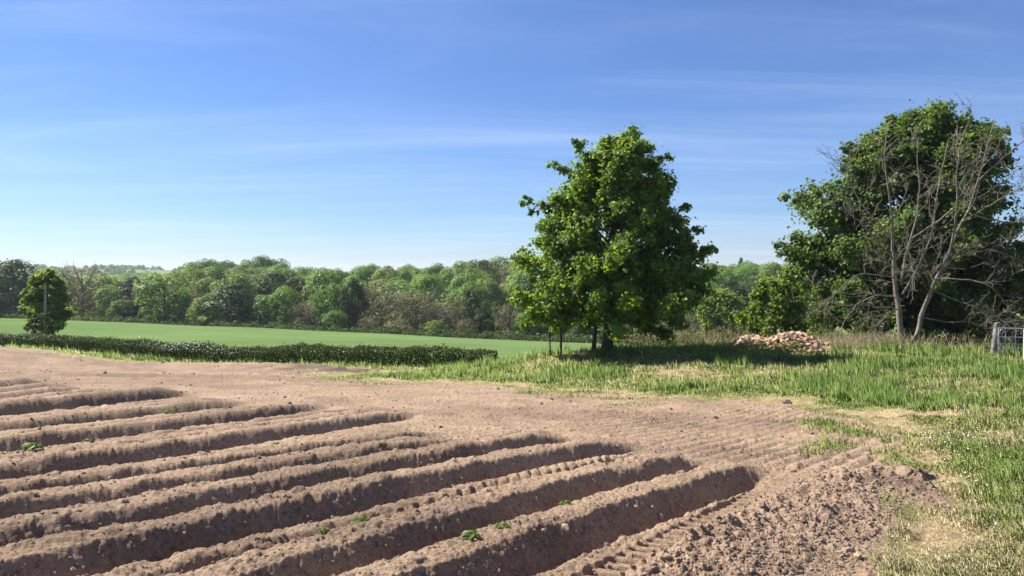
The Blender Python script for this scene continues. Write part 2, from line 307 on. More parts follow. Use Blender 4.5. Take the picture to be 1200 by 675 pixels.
_LA = np.linspace(-math.pi, math.pi, 1601); _LR = np.linspace(math.log(.05), math.log(9500), 520)
_la, _lr = np.meshgrid(_LA, _LR, indexing='ij'); _far = np.exp(_lr)
_LG = np.zeros(_la.shape); _sel = (np.abs(_la) < 2.25) & (_far > 1.9)
_LG[_sel] = land_exact(_far[_sel] * np.sin(_la[_sel]), _far[_sel] * np.cos(_la[_sel])) - plane_z(_far[_sel] * np.sin(_la[_sel]), _far[_sel] * np.cos(_la[_sel]))
def land(x, y):                                         # the same surface, looked up on a fine polar lattice
    x = np.asarray(x, float); y = np.asarray(y, float)
    a = (np.arctan2(x, y) - _LA[0]) / (_LA[1] - _LA[0]); r = (np.log(np.maximum(np.hypot(x, y), .051)) - _LR[0]) / (_LR[1] - _LR[0])
    i = np.clip(a.astype(int), 0, 1599); j = np.clip(r.astype(int), 0, 518); u = a - i; v = r - j
    return (_LG[i, j] * (1 - u) + _LG[i + 1, j] * u) * (1 - v) + (_LG[i, j + 1] * (1 - u) + _LG[i + 1, j + 1] * u) * v + plane_z(x, y)
def unproj(px, py):                                     # a photo pixel in the ploughed field -> plan position
    a = (px - CX) / F; D = EYE / ((py - Y0) / F - SY - SX * a); return np.array([a * D, D])
def at(px, D):                                          # plan position from column and forward distance
    return (px - CX) / F * D, D
def gz(x, y): return float(land(np.array([x]), np.array([y]))[0])

# ---- outline of the ploughed soil (plan), from the photo's field edge
edge_px = [(-900, 386), (-400, 399), (-150, 407), (0, 412.5), (150, 418.5), (300, 426.5), (400, 431), (440, 433.5), (420, 436.5), (350, 437.5), (400, 444), (480, 448), (560, 450), (640, 457), (760, 464), (860, 468), (930, 476), (1000, 487), (1045, 503), (1058, 525), (1072, 560), (1078, 585), (1055, 625), (1030, 660), (1012, 690), (960, 860)]
POLY = np.array([unproj(*p) for p in edge_px] + [(2.0, -6.0), (-60, -30), (-120, 40)])
def sdist(x, y):                                        # signed distance to the soil outline, positive inside
    P = POLY; Q = np.roll(P, -1, 0); best = np.full(x.shape, 1e9); inside = np.zeros(x.shape, bool)
    for (ax, ay), (bx, by) in zip(P, Q):
        ex, ey = bx - ax, by - ay; t = np.clip(((x - ax) * ex + (y - ay) * ey) / (ex * ex + ey * ey), 0, 1)
        best = np.minimum(best, (x - ax - t * ex) ** 2 + (y - ay - t * ey) ** 2)
        c = ((ay > y) != (by > y)) & (x < ex * (y - ay) / (ey + 1e-12) + ax); inside ^= c
    return np.where(inside, 1, -1) * np.sqrt(best)

# ---- ridges: (start pixel, end pixel) of every crest
CRUMB = True
RIDGES = [((494, 675), (872, 541), 1.0), ((350, 662), (795, 531), 1.0), ((0, 667), (728, 514), .95), ((0, 630), (652, 509), .95),
          ((0, 599), (516, 518), .9), ((0, 577), (500, 511), .9), ((0, 554), (468, 487), .95), ((0, 543), (440, 483), .8),
          ((0, 521), (362, 477), .9), ((0, 513), (285, 480), .75), ((0, 501), (275, 471.5), .9), ((0, 495), (258, 468.5), .8),
          ((0, 482), (203, 461), 1.15), ((0, 475), (122, 458.5), .9), ((0, 467), (84, 456), .9), ((0, 460), (64, 452.5), .9), ((0, 452), (38, 447.5), 1.0)]
def ridge_field(x, y):
    """height of the ridge-and-furrow relief (0 at headland level), and how much of a point belongs to it"""
    act = np.zeros(x.shape); hi = np.full(x.shape, -1.0)
    wob = 0.05 * perlin(x * .6, y * .6, 71) + .025 * perlin(x * 1.9, y * 1.9, 72)
    for i, (a, b, hh) in enumerate(RIDGES):
        p = unproj(*a); q = unproj(*b); d = q - p; Ln = np.hypot(*d); d = d / Ln; nx, ny = d[1], -d[0]
        far = np.hypot(*((p + q) / 2)); wdt = 0.47 + 0.012 * max(0, far - 8)
        t = (x - p[0]) * nx + (y - p[1]) * ny + wob; s = (x - p[0]) * d[0] + (y - p[1]) * d[1]
        k = (np.abs(t) < wdt * 1.4) & (s < Ln + .6)
        if not k.any(): continue
        t = t[k]; s = s[k]; H = 0.285 * hh * (1 + 0.008 * max(0, far - 8))
        jag = .28 * perlin(t * 4 + i * 5, s * 1.2, 80 + i)
        along = 1 - np.clip((s + jag - Ln + .75) / .95, 0, 1) ** 1.4
        at_ = np.abs(t) / wdt + .03 * perlin(s * 1.3, t * 1.3, 95 + i) + .022 * perlin(s * 9, t * 6, 195 + i)
        lin = np.clip((.76 - at_) / .43, 0, 1); prof = lin - .04 * np.exp(-((at_ - .33) / .08) ** 2) + .05 * (1 - np.minimum(at_, 1))
        prof = prof * (1 + 0.07 * perlin(s * 1.6, t * 2, 90 + i))
        nr_ = (1 - sstep(0.9, 1.35, at_)) * along
        hi[k] = np.maximum(hi[k], np.where(nr_ > 0.01, prof * H * along, -1)); act[k] = np.maximum(act[k], nr_)
    return act * -0.18 + np.maximum(hi, 0), act
def lug_track(x, y, a, b, half=0.19, pitch=0.17, amp=0.06):
    p = unproj(*a); q = unproj(*b); d = q - p; Ln = np.hypot(*d); d /= Ln
    s = (x - p[0]) * d[0] + (y - p[1]) * d[1]; t = (x - p[0]) * d[1] - (y - p[1]) * d[0]
    m = (1 - sstep(half * .8, half, np.abs(t))) * sstep(-.3, 0, s) * (1 - sstep(Ln - .2, Ln, s))
    ph = (s + np.abs(t) * .55) / pitch + .5 * (t > 0) ; w = sstep(.15, .5, np.abs((ph % 1) - .5) * 2) 
    fade = np.clip(.75 + .9 * perlin(s * .9, t, 33), 0.1, 1)
    return m, (w - .5) * amp * fade * m
def spoil(x, y):                                        # rough bank of turned clods along the right edge
    pts = [unproj(*p) for p in ((745, 725), (815, 662), (880, 622), (925, 596), (965, 572), (1040, 562), (1078, 575))]
    best = np.full(x.shape, 1e9); sgn = np.zeros(x.shape)
    for p, q in zip(pts[:-1], pts[1:]):
        e = q - p; t = np.clip(((x - p[0]) * e[0] + (y - p[1]) * e[1]) / (e @ e), 0, 1)
        dd = np.hypot(x - p[0] - t * e[0], y - p[1] - t * e[1]); c = e[1] * (x - p[0]) - e[0] * (y - p[1])
        sgn = np.where(dd < best, np.sign(c), sgn); best = np.minimum(best, dd)
    right = sgn > 0
    w = np.where(right, 1.1, .30); return (1 - sstep(0.0, 1, best / w)), best

def crumbs(x, y, cell, seed):                           # half-buried round clods, one per cell
    X = x / cell; Yv = y / cell; xi = np.floor(X).astype(np.int64); yi = np.floor(Yv).astype(np.int64); out = np.zeros(x.shape)
    for i in (-1, 0, 1):
        for j in (-1, 0, 1):
            h = ((xi + i) * 374761393 + (yi + j) * 668265263 + seed * 974634777) & 0x7fffffff; h = ((h ^ (h >> 13)) * 1274126177) & 0x7fffffff; h = h ^ (h >> 15)
            d2 = (X - xi - i - (h & 255) / 255.) ** 2 + (Yv - yi - j - ((h >> 8) & 255) / 255.) ** 2; rr = .08 + .55 * (((h >> 16) & 127) / 127.) ** 3
            out = np.maximum(out, np.sqrt(np.maximum(0, rr * rr - d2)))
    return out * cell
def relief(x, y):
    """everything finer than the lie of the land inside the near ground: returns dz, soil, dry, damp"""
    sd = sdist(x, y)
    r = np.hypot(x, y)
    en = (fbm(x * .9, y * .9, 3, 5) * .55 + fbm(x * 5, y * 5, 2, 6) * .18) * np.clip(r / 14, .35, 1.3)
    soil = sstep(-.12, .25, sd + en)
    rid, act = ridge_field(x, y)
    m1, l1 = lug_track(x, y, (688, 690), (905, 569), .20, .17, .085)
    m2, l2 = lug_track(x, y, (330, 640), (722, 526), .17, .22, .065)
    sp, sdst = spoil(x, y)
    calm = 1 - .75 * np.maximum(m1, m2)
    fine = (np.abs(perlin(x * 11, y * 11, 21)) * .012 + perlin(x * 22, y * 22, 22) * .010 + perlin(x * 47, y * 47, 23) * .008 * np.clip(12 / (r + 1), 0, 1)) * calm
    mid = perlin(x * 2.6, y * 2.6, 24) * .014 * calm
    cl = np.maximum(0, perlin(x * 5.5, y * 5.5, 25) - .18)
    side = np.clip(-rid * 4.5, 0, 1) * act; grit = np.zeros(x.shape)
    for cell, rmax, sd_, am in ((.035, 9, 301, .75), (.07, 15, 302, .65), (.13, 26, 303, .40), (.26, 55, 304, .16)):
        k = (r < rmax) & (soil > .02) & (r > rmax * .08)
        if k.any(): grit[k] += am * crumbs(x[k] + .02 * perlin(x[k] * 12, y[k] * 12, 310), y[k], cell, sd_) * (1 - sstep(rmax * .75, rmax, r[k])) * np.clip(.55 + .8 * perlin(x[k] * 1.1, y[k] * 1.1, sd_ + 9) + .4 * side[k], .1, 1.2)
    grit = grit * calm
    dz = soil * (rid * (1 - .75 * m2 * .6) + fine * .8 + mid + grit + cl * (.018 + .03 * side * (1 - m2)) )
    head = soil * (1 - act) * (1 - sp)
    # harrow and tyre lines on the headland
    th = math.radians(40); s = x * math.sin(th) + y * math.cos(th); t = x * math.cos(th) - y * math.sin(th)
    hm = sstep(0.6, 2.2, x) * (1 - sstep(16, 20, r)) * sstep(8.5, 10, y)
    hm = hm * np.clip(.75 + perlin(x * .35, y * .35, 44), 0, 1)
    dz = dz + head * hm * .026 * (np.abs(np.sin(math.pi * (t + .05 * perlin(s * .5, t * .5, 41)) / .27)) * 2 - 1)
    th = math.radians(97); t2 = x * math.cos(th) - y * math.sin(th); lm = sstep(-3, -9, x) * sstep(18, 23, r)
    lines = 0
    for q, w_, amp in ((unproj(60, 438), .45, .20), (unproj(60, 442), .30, .12), (unproj(120, 431), .5, .14), (unproj(200, 426), .6, .16), (unproj(300, 431), .4, .12), (unproj(20, 421), .8, .18)):
        tt = t2 - (q[0] * math.cos(th) - q[1] * math.sin(th)) + .5 * perlin(x * .12, y * .12, 46)
        lines = lines - amp * np.exp(-(tt / w_) ** 2) + amp * .7 * np.exp(-((tt - 1.9 * w_) / (w_ * .9)) ** 2)
    dz = dz + head * lm * lines
    dz = dz + soil * (l1 - .05 * m1 + l2)
    rough = fbm(x * 2.3, y * 2.3, 4, 51, .62); lumps = np.abs(fbm(x * 4.5, y * 4.5, 3, 52, .6))
    dz = dz + sp * (.19 + .05 * rough + .06 * lumps - .02) * sstep(-.9, .15, sd)
    soil = np.maximum(soil, sstep(.15, .45, sp + .25 * rough) * sstep(-.8, -.1, sd))
    # turf relief: tussocks
    g = 1 - soil; dz = dz + g * (.05 * perlin(x * 1.1, y * 1.1, 61) + .03 * perlin(x * 3.1, y * 3.1, 62)) * np.clip(r / 12, .5, 1.5)
    # dry thatch along the margin, on worn patches and the worn track to the gate
    dryn = fbm(x * .45, y * .45, 3, 65) ; edge = np.exp(-((sd + .55 * np.clip(r / 20, .5, 1.6)) / (.55 * np.clip(r / 20, .5, 1.8))) ** 2)
    tx, ty = at(1200, 15.5); tr = np.exp(-((y - (15.6 + .12 * (x - 8)) + .5 * perlin(x * .5, y * .5, 3)) / .55) ** 2) * sstep(6.2, 8, x)
    ex, ey = at(890, 24.5); p1 = np.exp(-(((x - ex) / 1.7) ** 2 + ((y - ey) / 1.1) ** 2)); ex2, ey2 = at(790, 26); p2 = np.exp(-(((x - ex2) / .9) ** 2 + ((y - ey2) / .8) ** 2))
    dry = np.clip(edge * (.75 + .5 * dryn) + tr * .95 + p1 * 1.1 + p2 + sstep(.28, .75, dryn) * .5, 0, 1)
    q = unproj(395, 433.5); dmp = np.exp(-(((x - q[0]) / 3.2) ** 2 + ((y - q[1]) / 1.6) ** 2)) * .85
    q2 = unproj(1062, 577); dmp = np.maximum(dmp, .5 * np.exp(-(((x - q2[0]) / .35) ** 2 + ((y - q2[1]) / .35) ** 2)))
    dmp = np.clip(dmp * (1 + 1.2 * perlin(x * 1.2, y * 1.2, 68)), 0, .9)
    strk = fbm(x * .10, t2 * .8, 3, 69); dmp = np.maximum(dmp, np.clip(.16 + .34 * strk, 0, .5) * sstep(16, 30, r) * sstep(4, -8, x)); dmp = np.maximum(dmp, np.clip(fbm(x * .3, y * .3, 3, 70) - .05, 0, .28))
    return dz, soil, dry, dmp

FADE0, FADE1 = 50.0, 62.0
def ground(x, y):
    x = np.atleast_1d(np.asarray(x, float)); y = np.atleast_1d(np.asarray(y, float))
    return land(x, y) + relief(x, y)[0] * (1 - sstep(FADE0, FADE1, np.hypot(x, y)))
def g1(x, y): return float(ground(x, y)[0])

# hedge line in plan; beyond it the crop field
HEDGE = np.array([unproj(-420, 388.5), unproj(-150, 397.6), unproj(0, 404.5), unproj(150, 411.5), unproj(300, 418.5), unproj(450, 424), unproj(577, 429.5)])
def beyond_hedge(x, y):                                 # > 0 past the hedge line, in metres roughly
    xs = HEDGE[:, 0]; ys = HEDGE[:, 1]
    yl = np.interp(x, xs, ys); yl = np.where(x > xs[-1], ys[-1] + (x - xs[-1]) * -.15, yl); yl = np.where(x > 4, np.maximum(yl, 41), yl)
    yl = np.where(x < xs[0], ys[0] + (xs[0] - x) * .5, yl)
    return y - yl

# ---- the ground sheet: one polar grid, cut into the pieces of the setting
azs = np.radians(np.concatenate([np.linspace(-180, -48, 60)[:-1], np.linspace(-48, -37.5, 80)[:-1], np.linspace(-37.5, 37.5, 1000)[:-1], np.linspace(37.5, 48, 80)[:-1], np.linspace(48, 180, 60)[:-1]]))
i1 = 1 / np.linspace(1 / 3.6, 1 / 75.0, 560); rs = np.concatenate([np.geomspace(.1, 3.6, 14)[:-1], i1[:-1], np.geomspace(75, 700, 70)[:-1], np.geomspace(700, 9000, 40)])
na, nr = len(azs), len(rs)
AZ, RR = np.meshgrid(azs, rs, indexing='ij'); GX = (RR * np.sin(AZ)).ravel(); GY = (RR * np.cos(AZ)).ravel()
GZ = land(GX, GY); near = RR.ravel() < FADE1
dz = np.zeros(len(GX)); SOIL = np.zeros(len(GX)); DRY = np.zeros(len(GX)); DAMP = np.zeros(len(GX))
a_, b_, c_, d_ = relief(GX[near], GY[near]); fw = 1 - sstep(FADE0, FADE1, RR.ravel()[near])
dz[near] = a_ * fw; SOIL[near] = b_; DRY[near] = c_; DAMP[near] = d_
BH = beyond_hedge(GX, GY)
DRY = np.where(BH > 0, np.exp(-((BH - 1.5) / 2.5) ** 2) * .75 * np.clip(.7 + perlin(GX * .15, GY * .15, 9), 0, 1), DRY)
GV = np.stack([GX, GY, GZ + dz], 1)
ii = np.arange(na)[:, None]; jj = np.arange(nr - 1)[None]; i2 = (ii + 1) % na
FQ = np.stack([ii * nr + jj, ii * nr + jj + 1, i2 * nr + jj + 1, i2 * nr + jj], -1).reshape(-1, 4)
fs = SOIL[FQ].mean(1); fr = RR.ravel()[FQ].mean(1); fb = BH[FQ].mean(1); fx = GX[FQ].mean(1); fy = GY[FQ].mean(1)
cropfar = np.interp(np.clip((fx / np.maximum(fy, 1) * F + CX), -900, 1400), [-900, -400, 0, 150, 300, 450, 600, 720, 1400], [178, 172, 152, 140, 127, 114, 104, 100, 100])
is_far = (fr > 300) | (fy > cropfar) | (fy < -45) | ((fb > 0) & (fx > 12))
is_crop = ~is_far & (fb > 0); is_soil = ~is_far & ~is_crop & (fs > .5) & (fr < 75); is_verge = ~is_far & ~is_crop & ~is_soil
def piece(name, mask, mat):
    f = FQ[mask]; u, inv = np.unique(f, return_inverse=True)
    me = mesh_np(name, GV[u], inv.reshape(-1, 4), mat, True, {'soil': SOIL[u], 'dry': DRY[u], 'damp': DAMP[u]})
    return tag(link(name, me), kind='structure')
piece('ploughed_field', is_soil, M['ground']); piece('grass_bank', is_verge, M['ground'])
piece('crop_field', is_crop, M['crop']); piece('hills', is_far, M['hill'])

# ------------------------------------------------------------------ clods on the soil
def rock_proto(seed, n=14):
    r = np.random.default_rng(seed); phi = (1 + 5 ** .5) / 2
    v = np.array([(-1, phi, 0), (1, phi, 0), (-1, -phi, 0), (1, -phi, 0), (0, -1, phi), (0, 1, phi), (0, -1, -phi), (0, 1, -phi), (phi, 0, -1), (phi, 0, 1), (-phi, 0, -1), (-phi, 0, 1)], float)
    v /= np.linalg.norm(v[0]); f = np.array([(0, 11, 5), (0, 5, 1), (0, 1, 7), (0, 7, 10), (0, 10, 11), (1, 5, 9), (5, 11, 4), (11, 10, 2), (10, 7, 6), (7, 1, 8), (3, 9, 4), (3, 4, 2), (3, 2, 6), (3, 6, 8), (3, 8, 9), (4, 9, 5), (2, 4, 11), (6, 2, 10), (8, 6, 7), (9, 8, 1)])
    v *= (1 + r.uniform(-.28, .28, (12, 1))); v *= r.uniform(.65, 1.2, 3); return v, f
def in_view(n, d0, d1, pxa=-60, pxb=1260):              # random plan points, even over the picture
    d = 1 / rng.uniform(1 / d1, 1 / d0, n); a = (rng.uniform(pxa, pxb, n) - CX) / F; return a * d, d
x, y = in_view(24000, 4.2, 38); _, so, _, _ = relief(x, y); sp, _ = spoil(x, y); rid, act = ridge_field(x, y); sdv = sdist(x, y)
keep = (so > .55) & (rng.random(len(x)) < .22 + .3 * act * (rid < .03) + .3 * np.exp(-((sdv - .6) / .8) ** 2)) & (sp < .12)
xs_, ys_ = in_view(26000, 4.2, 13, 740, 1110); spv, _ = spoil(xs_, ys_); ok = (spv > .12) & (sdist(xs_, ys_) > -.5); ok &= rng.random(len(ok)) < .5
x = np.concatenate([x[keep], xs_[ok]]); y = np.concatenate([y[keep], ys_[ok]]); big = np.concatenate([np.zeros(keep.sum()), np.ones(ok.sum())])
z = ground(x, y); dist = np.hypot(x, y)
sz = (.004 + .0006 * dist) * (1 + rng.exponential(.5, len(x))) * np.where(big > 0, 1.05, 1); sz = np.minimum(sz, .075)
Vs = []; Fs = []; n0 = 0; protos = [rock_proto(i) for i in range(8)]
for k, (pv, pf) in enumerate(protos):
    idx = np.arange(k, len(x), 8); m = len(idx); ang = rng.uniform(0, 6.28, m); c, s = np.cos(ang), np.sin(ang)
    P = pv[None] * sz[idx][:, None, None]
    Q = np.stack([P[..., 0] * c[:, None] - P[..., 1] * s[:, None] + x[idx][:, None], P[..., 0] * s[:, None] + P[..., 1] * c[:, None] + y[idx][:, None], P[..., 2] * .8 + (z[idx] + sz[idx] * .05)[:, None]], -1)
    Vs.append(Q.reshape(-1, 3)); Fs.append((pf[None] + np.arange(m)[:, None, None] * 12).reshape(-1, 3) + n0); n0 += m * 12
tag(link('soil_clods', mesh_np('soil_clods', np.concatenate(Vs), np.concatenate(Fs), M['clod'], False)), 'small brown clods and crumbs of earth strewn over the ploughed soil', 'soil', kind='stuff')

# ------------------------------------------------------------------ grass
def blades(name, x, y, length, width, tint, lean=.5, segs=2):
    n = len(x); z = ground(x, y) - .01; ang = rng.uniform(0, 2 * math.pi, n); fac = ang + rng.normal(0, .5, n) + math.pi / 2
    ln = np.abs(rng.normal(0, lean, n)) + .12; dx = np.cos(ang); dy = np.sin(ang); wx = np.cos(fac) * width / 2; wy = np.sin(fac) * width / 2
    P0 = np.stack([x, y, z], 1); wv = np.stack([wx, wy, np.zeros(n)], 1); d = np.stack([dx, dy, np.zeros(n)], 1); up = np.array([0, 0, 1.0])
    L_ = length[:, None]; l_ = ln[:, None]
    tip = P0 + up * L_ * np.sqrt(np.maximum(.05, 1 - np.minimum(l_, .95) ** 2)) + d * L_ * np.minimum(l_, .95)
    if segs == 1:
        V = np.stack([P0 - wv, P0 + wv, tip], 1); k = 3; f = np.array([[0, 1, 2]])
    else:
        mid = P0 + up * L_ * .55 + d * L_ * l_ * .28
        V = np.stack([P0 - wv, P0 + wv, mid + wv * .75, mid - wv * .75, tip], 1); k = 5; f = np.array([[0, 1, 2], [0, 2, 3], [3, 2, 4]])
    Fc = (f[None] + (np.arange(n) * k)[:, None, None]).reshape(-1, 3)
    me = mesh_np(name, V.reshape(-1, 3), Fc, M['grass'], True, {'tint': np.repeat(tint, k)})
    nn = np.repeat(d * .45 + np.array([0, 0, 1.0]) + rng.normal(0, .25, (n, 3)), k, 0); nn /= np.linalg.norm(nn, axis=1)[:, None]; me.normals_split_custom_set_from_vertices(nn.tolist())
    return link(name, me)
def grass_field(name, label, n, d0, d1, pxa, pxb, lmul, wmul, segs, extra=None, thin=1.0):
    x, y = in_view(n, d0, d1, pxa, pxb); x = x + rng.normal(0, .03, n); keep = (beyond_hedge(x, y) < .3)
    x, y = x[keep], y[keep]
    _, so, dr, _ = relief(x, y); sd = sdist(x, y); tuft = fbm(x * 1.3, y * 1.3, 3, 101); fine = perlin(x * 5, y * 5, 103); big = fbm(x * .28, y * .28, 2, 102); lush = sstep(-.35, .55, big + .45 * tuft - .35 * np.exp(-((np.hypot(x, y) - 7) / 3.5) ** 2))
    dens = (1 - so) * np.clip(.55 + .5 * tuft + .3 * fine, .05, 1) * (1 - .45 * dr) * sstep(.0, .8, -sd + .25 + .3 * tuft)
    dens = np.maximum(dens, (1 - so) * .12)
    patch = np.maximum(0, perlin(x * .55, y * .8, 110) - .1) * np.exp(-((sd - .9) / 1.0) ** 2) * 2.2   # sprigs of green creeping over the soil margin
    dens = np.maximum(dens, np.where((sd > 0) & (np.hypot(x, y) > 11), np.clip(patch, 0, .22), 0)) * thin
    k = rng.random(len(x)) < dens; x, y, dr, tuft, lush, fine, sd = x[k], y[k], dr[k], tuft[k], lush[k], fine[k], sd[k]; r = np.hypot(x, y); n = len(x)
    tall = .35 + .65 * sstep(.3, 3.0, -sd)
    ln = (.07 + .10 * lush * np.clip(1 + tuft, .4, 2)) * (1 + .055 * np.minimum(r, 34)) * rng.uniform(.5, 1.35, n) * lmul * tall * (1 - .55 * dr)
    wd = (.006 + .0011 * r) * rng.uniform(.7, 1.3, n) * wmul
    ti = .70 - .40 * lush - .12 * fine + .42 * dr + rng.normal(0, .15, n) + np.where(rng.random(n) < .10, .35, 0) + .17 * (1 - sstep(12, 16, r))
    o = blades(name, x, y, ln, wd, np.clip(ti, 0, 1), 1.0, segs); return tag(o, label, 'grass', kind='stuff')
grass_field('meadow_grass', 'short green and straw grass with daisies beside the ploughed clods', 260000, 4.0, 15, 940, 1330, 1.35, .68, 2)
grass_field('bank_grass', 'tall rough green grass growing over the bank below the trees', 600000, 14, 41, 520, 1300, .74, .74, 1)
grass_field('verge_grass', 'pale green strip of grass between hedge and ploughed soil', 230000, 22, 66, -80, 640, .65, .8, 1)

# ------------------------------------------------------------------ trees
def rot_about(v, ax, a):
    ax = ax / np.linalg.norm(ax); return v * math.cos(a) + np.cross(ax, v) * math.sin(a) + ax * (ax @ v) * (1 - math.cos(a))
def wander(p, d, length, n, wob, up=0.0, r=None):
    r = r or rng; pts = [np.array(p, float)]; d = np.array(d, float) / np.linalg.norm(d)
    for i in range(n):
        d = d + r.normal(0, wob, 3) + np.array([0, 0, up]); d /= np.linalg.norm(d); pts.append(pts[-1] + d * length / n)
    return np.array(pts), d

def cluster_leaves(centres, radii, per, size, out_from, updown=.35, flat=.85):
    C = []; Nn = []; S = []
    for c, rad in zip(centres, radii):
        m = max(4, int(per * rng.uniform(.7, 1.3))); u = rng.normal(size=(m, 3)); u /= np.linalg.norm(u, axis=1)[:, None]
        q = rad * np.abs(rng.normal(.55, .38, (m, 1))); C.append(c + u * q * np.array([1, 1, flat]))
        o = (c - out_from); o = o / (np.linalg.norm(o) + 1e-6)
        Nn.append(u * .6 + o * .35 + rng.normal(0, .45, (m, 3)) + np.array([0, 0, updown])); S.append(size * rng.uniform(.65, 1.3, m))
    return np.concatenate(C), np.concatenate(Nn), np.concatenate(S)

def near_tree(name, label, cat, px, D, prof, n_branch, leafmat, trunk_r, leaf=.19, per=34, seed=3, crown_base=.1, tips=(), sub=5, clump=.42, extra_trunks=()):
    """prof: list of (photo row, left column, right column) of the crown outline"""
    global rng
    old = rng; rng = np.random.default_rng(seed)
    x0, y0 = at(px, D); z0 = g1(x0, y0) - .04; root = empty(name, (x0, y0, z0)); s = D / F
    row = lambda q: EYE - (q - Y0) * s - z0
    hs = np.array([row(p[0]) for p in prof])[::-1]; rl = np.array([(px - p[1]) * s for p in prof])[::-1]; rr_ = np.array([(p[2] - px) * s for p in prof])[::-1]
    H = hs[-1]; T = Tubes(); cen = []; rad = []
    lead = np.array([[0.0, 0, 0], [.05, .02, H * .12], [-.05, .05, H * .3], [.08, 0, H * .5], [(rr_[-1] - rl[-1]) / 2 * .6, .05, H * .75], [(rr_[-1] - rl[-1]) / 2, 0, H * .95]])
    tt = np.linspace(0, 1, 14); li = np.array([np.interp(tt, np.linspace(0, 1, 6), lead[:, k]) for k in range(3)]).T
    rads = trunk_r * (1 - tt) ** .8 + .015; rads[0] *= 1.45; T.add(li, rads, 9)
    for (ox, oy, lx) in extra_trunks:
        p = np.array([[ox, oy, 0], [ox + lx * .3, oy, .8], [ox + lx, oy * .5, 2.4]]); T.add(p, [trunk_r * .45, trunk_r * .38, trunk_r * .22], 7)
    def radius(z, az):                                  # crown radius towards azimuth az (0 = right, pi = left)
        a = np.interp(z, hs, rr_); b = np.interp(z, hs, rl); w = .5 + .5 * math.cos(az); return a * w + b * (1 - w)
    zlow = hs[0]
    for i in range(n_branch):
        zt = zlow + (H - zlow) * ((i + rng.random()) / n_branch) ** .92; az = i * 2.39996 + rng.normal(0, .25)
        R = radius(zt, az) * rng.choice([rng.uniform(.6, .9), rng.uniform(.85, 1.1)])
        tip = np.array([R * math.cos(az), R * math.sin(az) * .95, zt]); zb = max(H * crown_base, zt - R * rng.uniform(.35, .8)); 
        base = np.array([np.interp(zb, li[:, 2], li[:, 0]), np.interp(zb, li[:, 2], li[:, 1]), zb])
        k = 7; u = np.linspace(0, 1, k)[:, None]; pts = base + (tip - base) * u + np.array([0, 0, 1]) * (np.sin(u * math.pi) * R * .10) + rng.normal(0, .06, (k, 3)) * u
        rb = trunk_r * .32 * (1 - zb / H * .7); T.add(pts, np.linspace(rb, .012, k), 5)
        m = max(2, int(sub * R / 2.5) + 2)
        for j in range(m):
            u_ = rng.uniform(.30, 1.0) ** .8; b = base + (tip - base) * u_ + np.array([0, 0, 1]) * math.sin(u_ * math.pi) * R * .1
            d = (tip - base); d /= np.linalg.norm(d); side = np.cross(d, rng.normal(size=3)); side /= np.linalg.norm(side) + 1e-6
            ln = rng.uniform(.25, .95) * (1.25 - u_ * .6) * min(1.0, R / 2.0)
            e = b + (d * .7 + side * .8 + np.array([0, 0, .25])) * ln; T.add([b, (b + e) / 2 + rng.normal(0, .04, 3), e], [.022, .014, .006], 4)
            cen.append(e); rad.append(clump * rng.uniform(.45, 1.35)); 
            if rng.random() < .6: cen.append((b + e) / 2); rad.append(clump * rng.uniform(.5, .9))
        cen.append(tip); rad.append(clump * rng.uniform(.5, .9))
    for (tx, ty_, dep) in tips:                         # branch ends that stick out of the outline
        tip = np.array([(tx - px) * s, dep, row(ty_)]); b = tip * np.array([.35, .35, 1]) - np.array([0, 0, .9]); k = 6; u = np.linspace(0, 1, k)[:, None]
        T.add(b + (tip - b) * u + rng.normal(0, .04, (k, 3)), np.linspace(.05, .01, k), 5)
        for u_ in (.45, .55, .65, .75, .85, .95, 1.0): cen.append(b + (tip - b) * u_ + rng.normal(0, .12, 3)); rad.append(clump * (1.05 - .6 * u_))
    C, Nn, S = cluster_leaves(cen, rad, per, leaf, np.array([0, 0, H * .45])); V, Fc = leaf_arrays(C, Nn, S, .95, .16, np.array([0, 0, -.9]))
    link('trunk', T.mesh('trunk', M['bark']), root); link('crown', mesh_np('crown', V, Fc, leafmat, False), root)
    rng = old; return tag(root, label, cat)

near_tree('broadleaf_tree', 'tall leafy dark green tree standing alone on the bank in mid field', 'tree', 712, 33,
          [(164, 728, 742), (174, 706, 758), (192, 682, 770), (215, 666, 778), (240, 650, 790), (270, 636, 804), (300, 622, 818), (330, 609, 831), (352, 606, 835), (370, 608, 828), (387, 620, 804)],
          175, M['leaf_main'], .24, .155, 46, 3, .13, tips=((613, 232, .3), (834, 292, -.4), (808, 240, .2), (650, 190, .4), (672, 172, -.3), (782, 182, .2), (737, 157, 0), (628, 268, -.6), (602, 345, -.5), (815, 268, -.2)), extra_trunks=((-.62, .1, .25),))
near_tree('sycamore_tree', 'very large dense dark green tree behind the bare branches near the gate', 'tree', 1068, 42,
          [(134, 1085, 1108), (144, 1055, 1128), (160, 1022, 1148), (188, 992, 1162), (215, 965, 1158), (245, 942, 1150), (280, 932, 1164), (320, 930, 1176), (350, 936, 1182), (380, 944, 1180), (396, 955, 1175)],
          220, M['leaf_big'], .42, .205, 42, 8, .06, tips=((913, 232, -.4), (910, 292, -.6), (1182, 152, .3), (985, 172, -.3), (1040, 138, .2)), sub=6, clump=.62)
near_tree('leafy_shrub', 'yellow green leafy shrub left of the large dark tree above the rubble', 'shrub', 905, 40,
          [(330, 895, 920), (345, 884, 935), (365, 876, 945), (385, 872, 950), (396, 878, 950)], 42, M['leaf_lime'], .10, .17, 26, 12, .05, sub=5, clump=.36)
